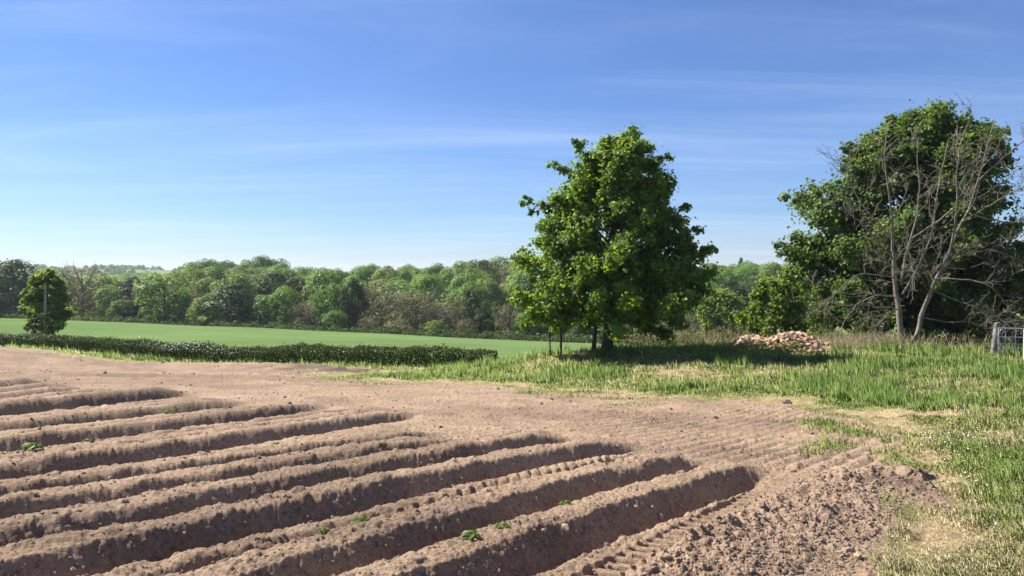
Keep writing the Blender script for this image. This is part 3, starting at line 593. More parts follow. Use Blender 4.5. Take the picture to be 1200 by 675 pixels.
near_tree('leafy_shrub', 'bright yellow green bush behind the metal gate at the right edge', 'shrub', 1212, 38,
          [(285, 1200, 1222), (305, 1182, 1240), (335, 1172, 1250), (365, 1172, 1255), (395, 1176, 1255)], 46, M['leaf_lime'], .12, .18, 30, 14, .05, sub=5, clump=.42)
near_tree('roadside_tree', 'small round bright green tree behind the hedge beside the wooden pole', 'tree', 54, 66,
          [(321, 48, 60), (330, 38, 70), (345, 32, 76), (362, 30, 78), (376, 34, 76), (386, 40, 70)], 60, M['leaf_lime'], .14, .24, 30, 21, .06, tips=((28, 352, .2), (79, 338, -.2), (60, 318, 0), (40, 324, .3), (82, 366, .1)), sub=4, clump=.42)
near_tree('hawthorn_bush', 'low dark bush with white blossom at the foot of the small round tree', 'shrub', 47, 62,
          [(368, 40, 55), (376, 34, 62), (388, 33, 66), (396, 34, 66)], 22, M['leaf_hedge'], .06, .16, 24, 22, .05, sub=3, clump=.3)
near_tree('round_tree', 'round bright green tree between the lone tree and the rubble heap', 'tree', 846, 92,
          [(344, 836, 856), (352, 826, 864), (366, 820, 870), (380, 821, 871), (394, 826, 868)], 60, M['pale'], .2, .36, 34, 24, .05, sub=4, clump=.75)

# ---- bare tree
def bare_tree():
    global rng
    old = rng; rng = np.random.default_rng(77)
    D = 35.0; s = D / F; x0, y0 = at(1060, D); z0 = g1(x0, y0) - .05; root = empty('bare_tree', (x0, y0, z0))
    P = lambda px, py, dep: np.array([(px - 1060) * s, dep, EYE - (py - Y0) * s - z0])
    Tt = Tubes(); Tl = Tubes(); Tw = Tubes()
    def smooth(pts, n):
        pts = np.array(pts); t = np.linspace(0, 1, len(pts)); q = np.linspace(0, 1, n); out = np.array([np.interp(q, t, pts[:, k]) for k in range(3)]).T
        for _ in range(2): out[1:-1] = .25 * out[:-2] + .5 * out[1:-1] + .25 * out[2:]
        return out + np.concatenate([[[0, 0, 0]], np.cumsum(rng.normal(0, .05, (n - 2, 3)), 0) * np.sin(np.linspace(0, math.pi, n)[1:-1])[:, None], [[0, 0, 0]]])
    limbs = []
    def limb(pts, r0, r1, T=Tl, n=14, k=7):
        q = smooth([P(*p) for p in pts], n); T.add(q, np.linspace(r0, r1, n), k); limbs.append((q, r0, r1)); return q
    limb([(1056, 410, 0), (1057, 385, 0), (1058, 350, .05), (1056, 318, .1), (1049, 300, .1)], .15, .09, Tt, 12, 9)
    limb([(1066, 410, -.1), (1074, 388, -.1), (1085, 350, -.2), (1099, 318, -.3), (1108, 296, -.3)], .12, .08, Tt, 12, 9)
    A_ = [([(1049, 300, .1), (1042, 275, 0), (1038, 255, -.2), (1030, 225, -.4), (1028, 190, -.4), (1033, 160, -.3)], .10),
          ([(1055, 318, .1), (1040, 300, -.4), (1020, 280, -.8), (995, 262, -1.2), (978, 250, -1.4)], .075),
          ([(1057, 335, .1), (1062, 310, .3), (1070, 285, .5), (1075, 260, .3), (1078, 225, .2), (1072, 190, 0), (1076, 160, .1)], .085),
          ([(1058, 345, .05), (1068, 320, -.4), (1078, 295, -.6), (1086, 265, -.7), (1092, 225, -.6), (1098, 190, -.5), (1104, 165, -.4)], .08),
          ([(1108, 296, -.3), (1116, 270, -.3), (1128, 250, -.2), (1140, 225, 0), (1150, 200, .1), (1158, 165, .1), (1166, 140, .2)], .10),
          ([(1108, 296, -.3), (1112, 262, -.6), (1116, 230, -.8), (1112, 195, -.7), (1118, 170, -.5), (1124, 150, -.4)], .08),
          ([(1120, 262, -.3), (1140, 248, -.5), (1160, 236, -.7), (1185, 222, -.8), (1215, 205, -.9)], .06),
          ([(1103, 308, -.3), (1125, 296, -.7), (1150, 292, -1.0), (1172, 300, -1.2), (1186, 312, -1.2)], .05),
          ([(1096, 325, -.3), (1118, 330, -.9), (1140, 336, -1.3), (1156, 348, -1.5), (1164, 362, -1.5), (1160, 372, -1.5)], .05),
          ([(1090, 340, -.2), (1112, 352, -.8), (1135, 362, -1.2), (1160, 376, -1.5), (1178, 388, -1.6)], .045),
          ([(1058, 352, 0), (1035, 345, -.7), (1010, 348, -1.1), (990, 360, -1.4), (975, 378, -1.5), (968, 392, -1.5)], .05),
          ([(1057, 330, 0), (1030, 322, -.6), (1000, 322, -1.0), (975, 332, -1.3), (958, 350, -1.4)], .045),
          ([(1057, 365, 0), (1040, 362, -.8), (1020, 372, -1.2), (1005, 388, -1.4)], .04),
          ([(1090, 345, -.2), (1076, 330, -1.0), (1066, 312, -1.3), (1056, 306, -1.5), (1040, 312, -1.6)], .04),
          ([(1145, 212, 0), (1165, 190, -.2), (1182, 172, -.2), (1200, 160, -.3), (1220, 156, -.3)], .05),
          ([(1042, 278, 0), (1020, 245, .3), (1005, 215, .4), (996, 190, .5)], .05),
          ([(1128, 250, -.2), (1150, 258, -.6), (1172, 262, -.8), (1200, 262, -1), (1225, 268, -1)], .05),
          ([(1072, 280, .4), (1095, 262, .1), (1120, 240, -.2), (1145, 232, -.3), (1168, 215, -.3), (1190, 196, -.3)], .05),
          ([(1080, 372, -.1), (1100, 376, -1.0), (1122, 372, -1.4), (1140, 378, -1.6), (1150, 392, -1.7)], .04)]
    for pts, r in A_: limb(pts, r * .72, .014)
    def twigs(q, r0, r1, lvl):
        n = len(q); m = (10, 5)[lvl - 1]
        for i in range(m):
            u = rng.uniform(.22, 1.0); k = min(n - 2, int(u * (n - 1))); b = q[k] + (q[k + 1] - q[k]) * (u * (n - 1) - k); d = q[k + 1] - q[k]; d /= np.linalg.norm(d) + 1e-9
            sd = np.cross(d, rng.normal(size=3)); sd /= np.linalg.norm(sd) + 1e-9; sd[1] *= .7
            ln = rng.uniform(.5, 1.7) * (1, .5)[lvl - 1]; rr = max(.010, (r0 + (r1 - r0) * u) * .42) if lvl == 1 else .009
            p, _ = wander(b, d * .8 + sd * .7 + np.array([0, 0, .05]), ln * 1.25, 7, .24, .03)
            Tw.add(p, np.linspace(rr, .0065, 8), 4)
            if lvl < 2: twigs(p, rr, .008, lvl + 1)
            else:
                for _ in range(1):
                    kk = rng.integers(2, 7); p2, _ = wander(p[kk], (p[kk] - p[kk - 1]) + rng.normal(0, .1, 3), rng.uniform(.15, .45), 3, .2, .05); Tw.add(p2, np.linspace(.0075, .005, 4), 3)
    for q, a, b in limbs[2:]: twigs(q, a, b, 1)
    twigs(limbs[0][0][5:], .03, .02, 1); twigs(limbs[1][0][4:], .03, .02, 1)
    link('trunk', Tt.mesh('trunk', M['bare']), root); lo = link('limbs', Tl.mesh('limbs', M['bare']), root); tag(link('twigs', Tw.mesh('twigs', M['twig']), lo), kind='stuff')
    rng = old
    return tag(root, 'leafless grey tree with two leaning trunks and crooked bare branches', 'tree')
bare_tree()

# ---- woodland trees: prototypes, then copies
def proto(kind, seed, H, Wd, nclump, per, leaf, matn, sparse=False):
    global rng
    old = rng; rng = np.random.default_rng(seed)
    cen = []; rad = []
    for i in range(nclump):
        u = rng.normal(size=3); u /= np.linalg.norm(u); q = rng.uniform(.35, 1) ** .45
        c = np.array([u[0] * Wd * .5, u[1] * Wd * .5, 0]) * q; zz = u[2] * q; z = H * (.53 + .44 * zz)
        if zz < 0: c *= (1 + .05 * zz)
        else: c *= 1 - .10 * zz
        cen.append(np.array([c[0], c[1], z])); rad.append(Wd * rng.uniform(.13, .24))
    for i in range(nclump // 5):
        a = rng.uniform(0, 6.28); cen.append(np.array([math.cos(a) * Wd * .38, math.sin(a) * Wd * .38, H * rng.uniform(.06, .25)])); rad.append(Wd * rng.uniform(.09, .15))
    C = []; Nn = []; S = []; SN = []
    for c, r in zip(cen, rad):
        m = int(per * rng.uniform(.8, 1.2)); u = rng.normal(size=(m, 3)); u /= np.linalg.norm(u, axis=1)[:, None]
        u[:, 2] = np.where(u[:, 2] < -.3, -u[:, 2], u[:, 2]); o = (c - np.array([0, 0, H * .4])) / (H * .5)
        C.append(c + u * r * rng.uniform(.8, 1.06, (m, 1)) * np.array([1, 1, .85])); Nn.append(u + .4 * o + rng.normal(0, .3, (m, 3)) + np.array([0, 0, .1])); S.append(leaf * rng.uniform(.6, 1.35, m)); SN.append(u * .8 + o * .5 + rng.normal(0, .22, (m, 3)))
    V, Fc = leaf_arrays(np.concatenate(C), np.concatenate(Nn), np.concatenate(S), .9, .12); SN = np.repeat(np.concatenate(SN), 4, 0); SN /= np.linalg.norm(SN, axis=1)[:, None]
    V[:, 2] = np.maximum(V[:, 2], .05)
    T = Tubes(); T.add([(0, 0, -1.5), (.1, 0, H * .2), (0, .1, H * .5), (.1, 0, H * .85)], [Wd * .045, Wd * .035, Wd * .022, .05], 7)
    for i in range(26 if sparse else 9):
        a = rng.uniform(0, 6.28); zb = H * rng.uniform(.15, .6); R = Wd * rng.uniform(.3, .5); e = np.array([math.cos(a) * R, math.sin(a) * R, min(H * .95, zb + R * rng.uniform(.4, 1.3))]); b = np.array([0, 0, zb])
        T.add([b, b + (e - b) * .5 + np.array([0, 0, R * .1]), e], [Wd * .014, Wd * .009, .03], 4)
        if sparse:
            for j in range(9):
                u = rng.uniform(.35, 1); p = b + (e - b) * u; q, _ = wander(p, (e - b) / R + rng.normal(0, .6, 3), rng.uniform(.8, 2.2), 3, .2, .1); T.add(q, [.05, .035, .03, .02], 3)
    tm = T.mesh('trunk', M['twig'] if sparse else M['bark']); cm = mesh_np('crown', V, Fc, M[matn], True); cm.normals_split_custom_set_from_vertices(SN.tolist())
    rng = old; return (tm, cm, H, Wd)
PR = {'oak': [proto('oak', 31 + i, 10, 9, 46, 95, .42, 'oak') for i in range(4)],
      'pale': [proto('pale', 41 + i, 10, 8.5, 42, 95, .42, 'pale') for i in range(3)],
      'dark': [proto('dark', 51 + i, 10, 8, 42, 95, .42, 'dark') for i in range(2)],
      'brown': [proto('brown', 61 + i, 10, 8, 58, 30, .30, 'brown', True) for i in range(3)],
      'copper': [proto('copper', 66, 10, 8, 42, 95, .42, 'copper')]}
WOOD = 'trees of the wood across the valley'
def place(kind, x, y, H, Wd, label, group=WOOD, rz=None, sink=.3, name='woodland_tree'):
    tm, cm, h, w = PR[kind][int(rng.integers(len(PR[kind])))]
    z = gz(x, y) - sink; root = empty(name, (x, y, z), rng.uniform(0, 6.28) if rz is None else rz); root.scale = (Wd / w, Wd / w, H / h)
    link('trunk', tm, root); link('crown', cm, root); return tag(root, label, 'tree', group)
# trees along the far edge of the crop field: column, top row, width in pixels, distance, kind, label
FRONT = [(2, 303, 74, 172, 'dark', 'tall dark green tree at the left edge of the picture'),
         (-48, 312, 60, 176, 'oak', None), (30, 330, 34, 180, 'oak', None),
         (72, 326, 30, 185, 'pale', None),
         (96, 311, 58, 166, 'brown', 'tall olive brown tree just right of the small round roadside tree'),
         (128, 338, 34, 162, 'oak', 'small green tree between the olive brown tree and the copper dark tree'),
         (156, 335, 42, 166, 'copper', 'dark copper leaved tree left of the big rounded green tree'),
         (141, 352, 26, 158, 'pale', None),
         (193, 321, 60, 156, 'oak', 'big rounded mid green tree at the far edge of the crop field'),
         (226, 340, 26, 158, 'brown', 'narrow brownish tree between two rounded green trees'),
         (240, 348, 34, 150, 'pale', 'pale green lower tree left of the broad dark green tree'),
         (270, 334, 64, 150, 'dark', 'broad dark green rounded tree at the far field edge'),
         (249, 366, 28, 146, 'pale', None),
         (312, 346, 36, 148, 'oak', None), (335, 340, 36, 146, 'oak', 'upright green tree right of the broad dark green tree'),
         (362, 352, 40, 142, 'brown', 'small brown budding tree before the darker green trees'),
         (387, 334, 36, 140, 'oak', None), (413, 328, 32, 138, 'dark', 'tall narrow dark green tree left of the bare brown trees'),
         (392, 366, 30, 134, 'oak', None),
         (447, 329, 54, 140, 'brown', 'broad brown budding tree right of the narrow dark tree'),
         (486, 340, 56, 134, 'brown', 'grey brown nearly leafless tree amid the budding trees'),
         (525, 350, 52, 132, 'brown', 'lowest of the broad brown budding trees'),
         (432, 372, 22, 130, 'brown', None), (511, 376, 22, 124, 'pale', 'little bright green bush before the brown budding trees'),
         (552, 340, 40, 134, 'dark', None), (574, 352, 34, 130, 'dark', 'dark green tree between the brown trees and the olive bush'), (597, 356, 36, 124, 'brown', 'olive bush left of the lone tree at the field edge'),
         (468, 374, 26, 126, 'brown', None), (545, 374, 26, 122, 'brown', None), (620, 366, 34, 122, 'oak', None), (650, 372, 36, 122, 'dark', None), (680, 378, 34, 118, 'dark', None), (712, 380, 34, 118, 'oak', None), (745, 378, 30, 112, 'brown', None), (780, 376, 34, 110, 'brown', None), (805, 366, 34, 104, 'brown', 'grey brown scrubby tree left of the round bright tree'), (890, 372, 36, 112, 'pale', None), (770, 360, 40, 135, 'oak', None),
         (-95, 318, 56, 180, 'oak', None), (-140, 322, 60, 180, 'dark', None)]
used = []
for px, top, wpx, D, kind, lab in FRONT:
    x, y = at(px, D); zt = EYE - (top - Y0) / F * D; zg = gz(x, y) - .5; H = zt - zg
    place(kind, x, y, max(H, 1.5), wpx / F * D, lab or 'woodland edge tree standing low among others beyond the green crop', 'trees along the far edge of the crop field' if not lab else 'trees along the far edge of the crop field', sink=.5)
    used.append((x, y))
# hillside wood
SKY_X = [-200, 0, 100, 185, 205, 240, 265, 290, 318, 345, 375, 400, 430, 500, 545, 600, 720, 840, 900, 1000, 1300]
SKY_Y = [328, 326, 326, 320, 313, 301, 305, 299, 300, 309, 315, 318, 311, 313, 304, 301, 305, 309, 306, 308, 310]
cnt = 0
for band, (d0, d1, n) in enumerate(((165, 200, 52), (200, 250, 80), (250, 315, 105), (315, 345, 44))):
    tries = 0; got = 0
    while got < n and tries < n * 30:
        tries += 1; D = rng.uniform(d0, d1); px = rng.uniform(-60, 1000)
        if band == 0 and px < 180: D += 30
        x, y = at(px, D); zg = gz(x, y)
        sp_ = 6.5 if band < 3 else 7.5
        if any((x - a) ** 2 + (y - b) ** 2 < sp_ ** 2 for a, b in used): continue
        lim = EYE - (np.interp(px, SKY_X, SKY_Y) - Y0) / F * D
        H = min(rng.uniform(9, 13.5), lim - zg + rng.uniform(-1.2, .4))
        if H < 4: continue
        if 870 < px and D < 190: continue
        kind = rng.choice(['oak', 'pale', 'dark', 'brown', 'copper'], p=[.50, .27, .14, .08, .01]); used.append((x, y)); got += 1
        place(kind, x, y, H, rng.uniform(8.5, 12.5), {'oak': 'mid green', 'pale': 'pale yellow green', 'dark': 'dark green', 'brown': 'brownish budding', 'copper': 'dull copper leaved'}[str(kind)] + ' tree crowded among others ' + ('at the foot of the wooded hillside', 'low on the wooded hillside', 'high on the wooded hillside', 'on the skyline of the wooded hillside')[band])
# far hedgerow trees and woods, pale with distance: nobody could count them
def far_wood():
    V = []; Fs = []; n0 = 0
    seeds = []
    for _ in range(150):
        D = rng.choice([rng.uniform(420, 600), rng.uniform(620, 1000), rng.uniform(1050, 1600)], p=[.3, .35, .35]); px = rng.uniform(-250, 1450); tl = rng.normal(0, .25)
        for q in range(int(rng.integers(2, 13))): o_ = rng.normal(0, 26); seeds.append((px + o_, D * (1 + tl * o_ / 100 + rng.normal(0, .015))))
    for px, D in seeds:
        x, y = at(px, D)
        z = gz(x, y); H = rng.uniform(3, 11); Wd = rng.uniform(6, 17); m = 90
        if (z + H - EYE) / D * F > (Y0 - 308 if px < 190 else Y0 - np.interp(px, SKY_X, SKY_Y) + 1): continue
        u = rng.normal(size=(m, 3)); u /= np.linalg.norm(u, axis=1)[:, None]; u[:, 2] = np.abs(u[:, 2]) * 1.0 - .15
        C = np.array([x, y, z + H * .25]) + u * np.array([Wd * .5, Wd * .5, H * .75]) * rng.uniform(.8, 1.05, (m, 1))
        v, f = leaf_arrays(C, u + rng.normal(0, .3, (m, 3)), rng.uniform(1.0, 2.0, m) * (.8 + D / 1500), .9, .1); V.append(v); Fs.append(f + n0); n0 += len(v)
    return tag(link('distant_woods', mesh_np('distant_woods', np.concatenate(V), np.concatenate(Fs), M['oak'], False)), 'distant hedgerow trees and woods on the far hills below the sky', 'woods', kind='stuff')
far_wood()
x, y = at(868, 330.0); zt = EYE + 18 / F * 330
place('dark', x, y, zt - gz(x, y), 3.4, 'slim dark tree poking above the skyline between the two large trees', None, name='skyline_tree')

# ---- woodland floor scrub hiding the wood's edge
def scrub():
    C = []; Nn = []; S = []
    for px in np.arange(-220, 1000, 3.0):
        D = np.interp(px, [-220, 0, 150, 300, 450, 600, 720, 1000], [178, 158, 146, 133, 120, 110, 106, 106]) + rng.uniform(0, 12); x, y = at(px + rng.uniform(-2, 2), D); z = gz(x, y); h = rng.uniform(.5, 1.5)
        m = 46; u = rng.normal(size=(m, 3)); u /= np.linalg.norm(u, axis=1)[:, None]; u[:, 2] = np.abs(u[:, 2])
        C.append(np.array([x, y, z]) + u * np.array([1.5, 1.5, h]) * rng.uniform(.6, 1, (m, 1))); Nn.append(u + rng.normal(0, .4, (m, 3))); S.append(rng.uniform(.3, .6, m))
    V, Fc = leaf_arrays(np.concatenate(C), np.concatenate(Nn), np.concatenate(S)); 
    tag(link('woodland_scrub', mesh_np('woodland_scrub', V, Fc, M['dark'], False)), 'low dark undergrowth along the foot of the wood', 'undergrowth', kind='stuff')
scrub()

# ------------------------------------------------------------------ hedge
def hedge():
    seg = np.diff(HEDGE, axis=0); ln = np.hypot(seg[:, 0], seg[:, 1]); cum = np.concatenate([[0], np.cumsum(ln)]); Lt = cum[-1]
    root_xy = HEDGE[-1]; n = 95000; s = rng.uniform(0, Lt, n); s = np.where(rng.random(n) < .75, Lt * .45 + s * .55, s)
    cxv = np.interp(s, cum, HEDGE[:, 0]); cyv = np.interp(s, cum, HEDGE[:, 1]); k = np.clip(np.searchsorted(cum, s) - 1, 0, len(ln) - 1); tx = seg[k, 0] / ln[k]; ty = seg[k, 1] / ln[k]; nx, ny = -ty, tx
    top = (1.0 + .13 * perlin(s * .35, s * 0 + 3, 5) + .12 * perlin(s * 1.7, s * 0 + 9, 6) + .10 * np.maximum(0, perlin(s * 5, s * 0 + 4, 7))) * (1 - .3 * sstep(Lt - 3, Lt, s)); hw = .52 + .10 * perlin(s * .6, s * 0 + 1, 8)
    a = rng.uniform(-.25, 1.25, n) * math.pi                              # round the section: 0 front, pi back
    ca, sa = np.cos(a), np.sin(a); q = np.maximum(np.abs(ca), np.abs(sa)) ** -.75 * np.where(rng.random(n) < .06, rng.uniform(1.0, 1.3, n), rng.uniform(.72, 1.05, n))
    off = -ca * hw * q; zz = top * .5 + sa * top * .5 * q
    px_, py_ = cxv + nx * off, cyv + ny * off; ground_z = land(px_, py_); zz = np.maximum(zz, .03)
    C = np.stack([px_, py_, ground_z + zz], 1); Nn = np.stack([nx * -ca, ny * -ca, sa], 1) + rng.normal(0, .5, (n, 3))
    V, Fc = leaf_arrays(C, Nn, rng.uniform(.06, .12, n)); r = empty('hedge', (root_xy[0], root_xy[1], 0)); o = np.array([root_xy[0], root_xy[1], 0])
    link('foliage', mesh_np('foliage', V - o, Fc, M['leaf_hedge'], False), r)
    T = Tubes()
    for q_ in np.arange(.3, Lt, .45):
        x = np.interp(q_, cum, HEDGE[:, 0]) + rng.normal(0, .12); y = np.interp(q_, cum, HEDGE[:, 1]) + rng.normal(0, .12); z = gz(x, y)
        for _ in range(3): p, _d = wander((x, y, z - .1), (rng.normal(0, .3), rng.normal(0, .3), 1), .75 if q_ < Lt - 7 else .45, 4, .15); T.add(p - o, np.linspace(.025, .008, 5), 4)
    tag(link('stems', T.mesh('stems', M['bark']), r), kind='stuff')
    pxs = px_ / py_ * F + CX; w = np.exp(-((pxs - 205) / 32) ** 2) * .55 + np.exp(-((pxs - 25) / 24) ** 2) * .25 + np.exp(-((pxs - 270) / 25) ** 2) * .2 + np.exp(-((pxs - 400) / 22) ** 2) * .06
    kk = (rng.random(n) < w * .35) & (sa > .25); V, Fc = leaf_arrays(C[kk] + Nn[kk] * .03, Nn[kk], rng.uniform(.06, .11, kk.sum())); link('blossom', mesh_np('blossom', V - o, Fc, M['petal'], False), r)
    return tag(r, 'long low clipped dark hedge flecked with white blossom along the green crop', 'hedge')
hedge()

# brambles and dead stalks at the foot of the trees
def weeds_stuff():
    T = Tubes(); n = 1500; u = rng.random(n) < .6
    px = np.where(u, rng.uniform(820, 1185, n), rng.normal(985, 45, n)); Dv = np.where(u, rng.uniform(33.0, 38, n), rng.uniform(32.5, 36, n)); X = (px - CX) / F * Dv; Z = ground(X, Dv)
    for x, y, z in zip(X, Dv, Z):
        p, _ = wander((x, y, z), (rng.normal(0, .35), rng.normal(0, .3), 1), rng.uniform(.25, .85), 3, .18); T.add(p, [.011, .009, .007, .004], 3)
    return tag(link('dry_stalks', T.mesh('dry_stalks', rough_mat('dry_stalk', [(0.3, (0.24, 0.18, 0.11)), (0.7, (0.42, 0.34, 0.22))], 3, .9, 0))), 'dry straw coloured stalks of last year along the top of the bank', 'dry weeds', kind='stuff')
weeds_stuff()
def bramble(name, label, px, D, wpx, h, matn, seed, n=1100):
    global rng
    old = rng; rng = np.random.default_rng(seed); x, y = at(px, D); z = g1(x, y) - .03; w = wpx / F * D; r = empty(name, (x, y, z)); T = Tubes(); C = []
    for _ in range(40):
        bx = rng.uniform(-w, w) * .5; by = rng.normal(0, .35); dz0 = g1(x + bx, y + by) - z - .02; p, _d = wander((bx, by, dz0), (rng.normal(0, .6), rng.normal(0, .4), 1), h * rng.uniform(.6, 1.1), 5, .25, -.05); T.add(p, np.linspace(.014, .005, 6), 4); C.append(p[2:])
    C = np.concatenate(C); C = C[rng.integers(len(C), size=n)] + rng.normal(0, .14, (n, 3)); C[:, 2] = np.maximum(C[:, 2], .02)
    V, Fc = leaf_arrays(C, rng.normal(0, .6, (n, 3)) + np.array([0, 0, .6]), rng.uniform(.08, .17, n)); tag(link('stems', T.mesh('stems', M['twig']), r), kind='stuff'); tag(link('leaves', mesh_np('leaves', V, Fc, M[matn], False), r), kind='stuff')
    rng = old; return tag(r, label, 'bramble')
bramble('bramble', 'low tangle of dull brambles left of the leaning gate post', 1128, 36, 90, .75, 'leaf_hedge', 5)
bramble('bramble', 'pale scrubby brambles under the right side of the lone leafy tree', 775, 38, 100, .9, 'brown', 6)
bramble('bramble', 'brown brambles behind the left end of the rubble heap', 838, 39, 60, 1.0, 'brown', 7)
bramble('nettle_clump', 'low green weeds growing through the near edge of the rubble heap', 905, 32.9, 60, .45, 'leaf_lime', 9, 500)
bramble('bramble', 'leafy brambles between rubble heap and bare tree', 985, 38, 90, .9, 'leaf_big', 8)

# ------------------------------------------------------------------ rubble heap
def rubble():
    D = 33.6; x0, y0 = at(925, D); z0 = g1(x0, y0); root = empty('rubble_heap', (x0, y0, z0))
    def stone_mesh(seed, mat, boxy):
        r = np.random.default_rng(seed); v = np.array([(a, b, c) for a in (-1, 1) for b in (-1, 1) for c in (-1, 1)], float) * .5; v *= np.array([1.25, .85, .65]) if boxy else np.array([1.05, .9, .75]); v += r.uniform(-.14, .14, (8, 3))
        f = np.array([(0, 1, 3, 2), (4, 6, 7, 5), (0, 4, 5, 1), (2, 3, 7, 6), (0, 2, 6, 4), (1, 5, 7, 3)]); import bmesh
        me = mesh_np('stone', v, f, mat); bm = bmesh.new(); bm.from_mesh(me); bmesh.ops.recalc_face_normals(bm, faces=bm.faces); bmesh.ops.bevel(bm, geom=bm.edges[:] , offset=.10, segments=1, affect='EDGES'); bm.to_mesh(me); bm.free(); return me
    ms = [stone_mesh(i, M[('stoneA', 'stoneB', 'stoneA', 'stoneB', 'stoneC')[i % 5]], i % 2) for i in range(10)]
    s = D / F
    def heap(lx, ly):                                   # heap surface height above the ground
        h = 1.05 * np.exp(-((lx - .1) / 1.15) ** 2 - ((ly - .2) / .8) ** 2) + .62 * np.exp(-((lx + 1.5) / .8) ** 2 - ((ly - 1.0) / .8) ** 2) + .30 * np.exp(-((lx - 1.4) / .6) ** 2 - (ly / .6) ** 2)
        return h
    pts = []; tries = 0
    while len(pts) < 235 and tries < 9000:
        tries += 1; lx = rng.uniform(-3.6, 1.9); ly = rng.uniform(-.9, 2.9); h = heap(lx, ly)
        if h < .13 or lx < -2.4: continue
        sz = rng.uniform(.14, .30)
        if any((lx - a) ** 2 + (ly - b) ** 2 < (.32 * (sz + c)) ** 2 for a, b, c in pts): continue
        pts.append((lx, ly, sz)); o = link('stone', ms[int(rng.integers(10))], root, (lx, ly, g1(x0 + lx, y0 + ly) - z0 + h * .88 - .10)); o.rotation_euler = rng.uniform(-.7, .7, 3) + np.array([0, 0, rng.uniform(0, 6.28)]); o.scale = (sz, sz, sz * rng.uniform(.8, 1.1))
    # earth core of the heap
    gx, gy = np.meshgrid(np.linspace(-3.9, 2.2, 50), np.linspace(-1.2, 3.1, 36), indexing='ij'); h = heap(gx, gy); zz = ground((x0 + gx).ravel(), (y0 + gy).ravel()).reshape(gx.shape) - z0 + h * .88 - .16 + .03 * perlin(gx * 4, gy * 4, 3)
    V = np.stack([gx, gy, zz], -1).reshape(-1, 3); i = np.arange(49)[:, None] * 36; j = np.arange(35)[None]; Fq = np.stack([i + j, i + 36 + j, i + 37 + j, i + j + 1], -1).reshape(-1, 4)
    link('earth_core', mesh_np('earth_core', V, Fq, M['clod'], True), root)
    sl = link('slab', ms[4], root, (.55, -.05, g1(x0 + .55, y0 - .05) - z0 + .56)); sl.rotation_euler = (.5, -.3, .4); sl.scale = (.58, .45, .26); sl['label'] = 'large orange broken slab'
    return tag(root, 'heap of pinkish broken stones and bricks on the grassy bank', 'rubble heap')
rubble()

# ------------------------------------------------------------------ gate, posts, stakes, pole
def box_mesh(name, sx, sy, h, mat, taper=.92, bev=.012, chamfer=0):
    import bmesh
    bm = bmesh.new(); b = [bm.verts.new((a * sx / 2, c * sy / 2, -.35)) for a, c in ((-1, -1), (1, -1), (1, 1), (-1, 1))]; m = [bm.verts.new((a * sx / 2 * .98 + .004 * a * c, c * sy / 2 * .97, h * .5)) for a, c in ((-1, -1), (1, -1), (1, 1), (-1, 1))]; t = [bm.verts.new((a * sx / 2 * taper, c * sy / 2 * taper, h + chamfer * a)) for a, c in ((-1, -1), (1, -1), (1, 1), (-1, 1))]
    for p, q in ((b, m), (m, t)):
        for k in range(4): bm.faces.new((p[k], p[(k + 1) % 4], q[(k + 1) % 4], q[k]))
    bm.faces.new(t); bm.faces.new(b[::-1]); bmesh.ops.bevel(bm, geom=bm.edges[:], offset=bev, segments=2, affect='EDGES'); me = bpy.data.meshes.new(name); bm.to_mesh(me); bm.free(); me.materials.append(mat); return me
def tube_mesh(name, p, q, r, mat, k=8):
    T = Tubes(); T.add([p, (np.array(p) + np.array(q)) / 2, q], [r, r, r], k); return T.mesh(name, mat)
D = 31.0; xg, yg = at(1171, D); zg = g1(xg, yg)
xp, yp = at(1165, D + .15); post = link('gate_post', box_mesh('gate_post', .20, .18, 1.42, M['wood'], .95, .015, .03), None, (xp, yp, g1(xp, yp))); post.rotation_euler = (0, math.radians(7), .1)
tag(post, 'weathered grey wooden post leaning beside the metal gate', 'post')
xe, ye = at(1203, D - 2.0); post2 = link('gate_post', box_mesh('gate_post', .13, .13, 1.25, M['palewood'], .96, .012), None, (xe, ye, g1(xe, ye))); tag(post2, 'pale upright wooden post at the right edge in front of the gate', 'post')
gate = empty('field_gate', (xg, yg, zg), math.radians(-14)); tag(gate, 'galvanised metal field gate of horizontal bars beside the leaning post', 'gate')
GW = 2.7; hs_ = (1.20, .84, .55, .33, .14)
for k, h in enumerate(hs_): link('bar', tube_mesh('bar', (.0, 0, h), (GW, 0, h - .02), .026 if k == 0 else .019, M['steel']), gate)
link('stile', tube_mesh('stile', (0, 0, .12), (0, 0, 1.22), .026, M['steel']), gate); link('stile', tube_mesh('stile', (GW, 0, .10), (GW, 0, 1.20), .026, M['steel']), gate)
for xx in (.25, .62, 1.35, 2.05): link('upright', tube_mesh('upright', (xx, -.022, .13), (xx, -.022, 1.19), .014, M['steel']), gate)
T = Tubes(); ph = np.linspace(0, 6.0, 12); T.add(np.stack([.10 + .07 * np.cos(ph), np.full(12, -.05), 1.06 + .09 * np.sin(ph)], 1), np.full(12, .012), 5); link('latch_loop', T.mesh('latch_loop', M['steel']), gate)
T = Tubes(); T.add([(0, -.03, 1.0), (-.08, -.06, .9), (-.17, -.08, .95)], [.009, .009, .009], 5); link('chain', T.mesh('chain', M['steel']), gate)
for px, w, h, tilt, lab in ((645, .055, 1.05, -1.5, 'thinner rusty stake left of the lone tree'), (657.5, .085, 1.2, .8, 'thicker rusty stake between the thinner stake and the trunk')):
    x, y = at(px, 32.4); o = link('iron_stake', box_mesh('iron_stake', w, w * .8, h, M['rust'], .98, .006), None, (x, y, g1(x, y))); o.rotation_euler = (0, math.radians(tilt), .3); tag(o, lab, 'stake')
